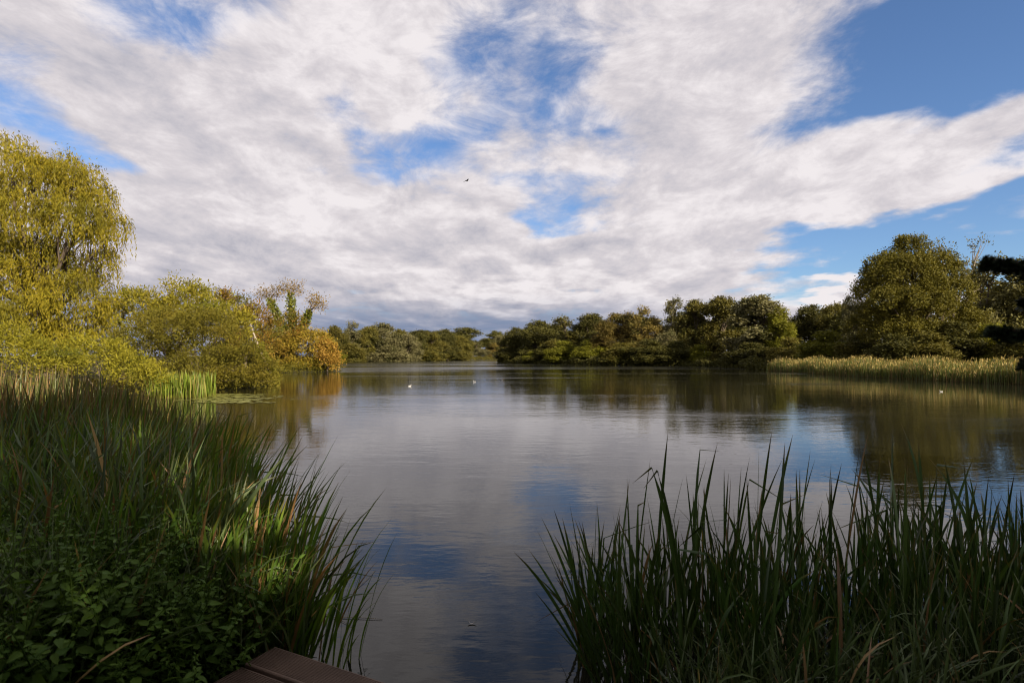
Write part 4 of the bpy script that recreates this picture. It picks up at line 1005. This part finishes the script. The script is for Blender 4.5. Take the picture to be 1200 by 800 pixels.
# ------------------------------------------------------------------ birds, lily pads, feather
def ellipsoid(c, r, seg=12, rings=8):
    th = np.linspace(0.02, math.pi-0.02, rings); ph = np.arange(seg)*2*math.pi/seg
    V = np.array([[c[0]+r[0]*math.cos(t), c[1]+r[1]*math.sin(t)*math.cos(p), c[2]+r[2]*math.sin(t)*math.sin(p)] for t in th for p in ph])
    i = np.arange(rings-1)[:, None]*seg; j = np.arange(seg)[None]; k = (j+1) % seg
    return V, np.stack([i+j, i+k, i+seg+k, i+seg+j], -1).reshape(-1, 4)
def small_things():
    def swimmer(loc, rz, label, mat, s):
        root = empty('water_bird', loc, label, 'bird', 'birds on the lake', rz=rz, scale=(s, s, s))
        V, F = ellipsoid((0, 0, 0.07), (0.26, 0.12, 0.10)); V[:, 2] += np.clip(-V[:, 0]-0.1, 0, 1)*0.45
        bd = mesh_obj('body', V, F, M[mat], root, smooth=True)
        V, F = join([tube([(0.18, 0, 0.10), (0.23, 0, 0.20), (0.24, 0, 0.28)], [0.055, 0.04, 0.04], 8), ellipsoid((0.26, 0, 0.30), (0.065, 0.045, 0.048))])
        hd = mesh_obj('head', V, F, M[mat], root, smooth=True)
        V, F = tube([(0.31, 0, 0.295), (0.36, 0, 0.285), (0.385, 0, 0.28)], [0.02, 0.015, 0.004], 6); mesh_obj('beak', V, F, M['beak'], hd, smooth=True)
        for sg in (-1, 1):
            V, F = ellipsoid((-0.05, sg*0.09, 0.10), (0.20, 0.03, 0.06)); mesh_obj('wing', V, F, M['dark_feather' if mat == 'dark_feather' else 'white_feather'], root, smooth=True)
    def at(px, py): Y = EYE*FPX/(py-HOR); return ((px-600)/FPX*Y, Y, -0.01)
    swimmer(at(480, 452.5), 0.4, 'white water bird swimming, leftmost of the three on the open lake', 'white_feather', 0.32)
    swimmer(at(556, 447.5), 2.8, 'white water bird swimming, middle of the three on the open lake', 'white_feather', 0.34)
    swimmer(at(588, 445.5), 0.2, 'dark water bird swimming, rightmost of the three on the open lake', 'dark_feather', 0.4)
    swimmer(at(1103, 459), 3.0, 'pale water bird swimming in front of the far reed bed', 'white_feather', 0.26)
    p = P(547, 212, 95); root = empty('flying_bird', p, 'dark gull gliding against the clouds above the lake', 'bird', rz=0.5)
    V, F = ellipsoid((0, 0, 0), (0.26, 0.075, 0.075)); mesh_obj('body', V, F, M['dark_feather'], root, smooth=True)
    for sg in (-1, 1):
        rows = [(0.10, 0.14, 0.02, 0.0), (0.42, 0.13, 0.14, 0.05), (0.78, 0.07, 0.10, -0.06), (1.0, 0.01, 0.02, -0.2)]; V = []
        for y, c, z, dx in rows: V += [(dx+c, sg*y, z+0.012), (dx-c, sg*y, z), (dx, sg*y, z-0.012)]
        F = [(3*i+j, 3*i+(j+1) % 3, 3*i+3+(j+1) % 3, 3*i+3+j) for i in range(3) for j in range(3)]
        mesh_obj('wing', V, F, M['dark_feather'], root, smooth=True)
    # floating feather near the deck
    Y = EYE*FPX/(731-HOR); q = np.array([(553-600)/FPX*Y, Y, -0.003]); t = np.linspace(0, 1, 9); V = []
    for s in t:
        c = np.array([-0.028+0.056*s, 0.02*(s-0.5)**2*4*0.9, 0.004+0.016*(s-0.5)**2*4]); wv = 0.008*math.sin(math.pi*min(s*0.85+0.12, 1))
        V += [c + [0, wv, 0.004], c, c + [0, -wv, 0.004]]
    F = [(3*i+j, 3*i+j+1, 3*i+4+j, 3*i+3+j) for i in range(8) for j in range(2)]
    o = mesh_obj('floating_feather', V, F, M['grey_feather'], smooth=True); o.location = q; tag(o, 'small pale curled feather floating on the dark water near the deck', 'feather')
    # broken reed stalks lying on the water by the left clump
    for (x0, y0), (x1, y1), lb in (((398, 724), (448, 726), 'longest pale broken reed stalk floating right of the left reed clump'), ((372, 716), (412, 734), 'pale broken reed stalk floating close against the left reed clump'), ((418, 690), (440, 668), 'thin pale broken reed stalk floating farthest from the deck corner')):
        a, b2 = [np.array([(px-600)/FPX*EYE*FPX/(py-HOR), EYE*FPX/(py-HOR), 0.004]) for px, py in ((x0, y0), (x1, y1))]
        V, F = tube(bez(a, b2, [0.01, 0.01, 0.006], 6), np.linspace(0.0028, 0.0012, 6), 5); o = mesh_obj('floating_stalk', V-a, F, M['straw'], smooth=True); o.location = a; tag(o, lb, 'reed stalk')
    # lily pads in the inlet
    rng = np.random.default_rng(91); Vs = []; Fs = []; o = 0
    for k in range(520):
        y = rng.uniform(20.5, 25.5); x = (rng.normal(262, 26)-600)/FPX*y; r = rng.uniform(0.05, 0.14); a0 = rng.uniform(0, 6.28); a = a0 + np.linspace(0.15, 6.1, 8)
        V = np.column_stack([x + r*np.cos(a), y + r*np.sin(a), 0.006 + 0.006*rng.random() + 0.004*rng.random(8)]); Vs.append(V); Fs.append([(o, o+1, o+2, o+3), (o, o+3, o+4, o+7), (o+4, o+5, o+6, o+7)]); o += 8
    tag(mesh_obj('lily_pads', np.concatenate(Vs), np.concatenate(Fs), M['lily']), 'patch of yellow-green floating leaves in the inlet beside the reed tuft', 'lily pads', kind='stuff')
small_things()
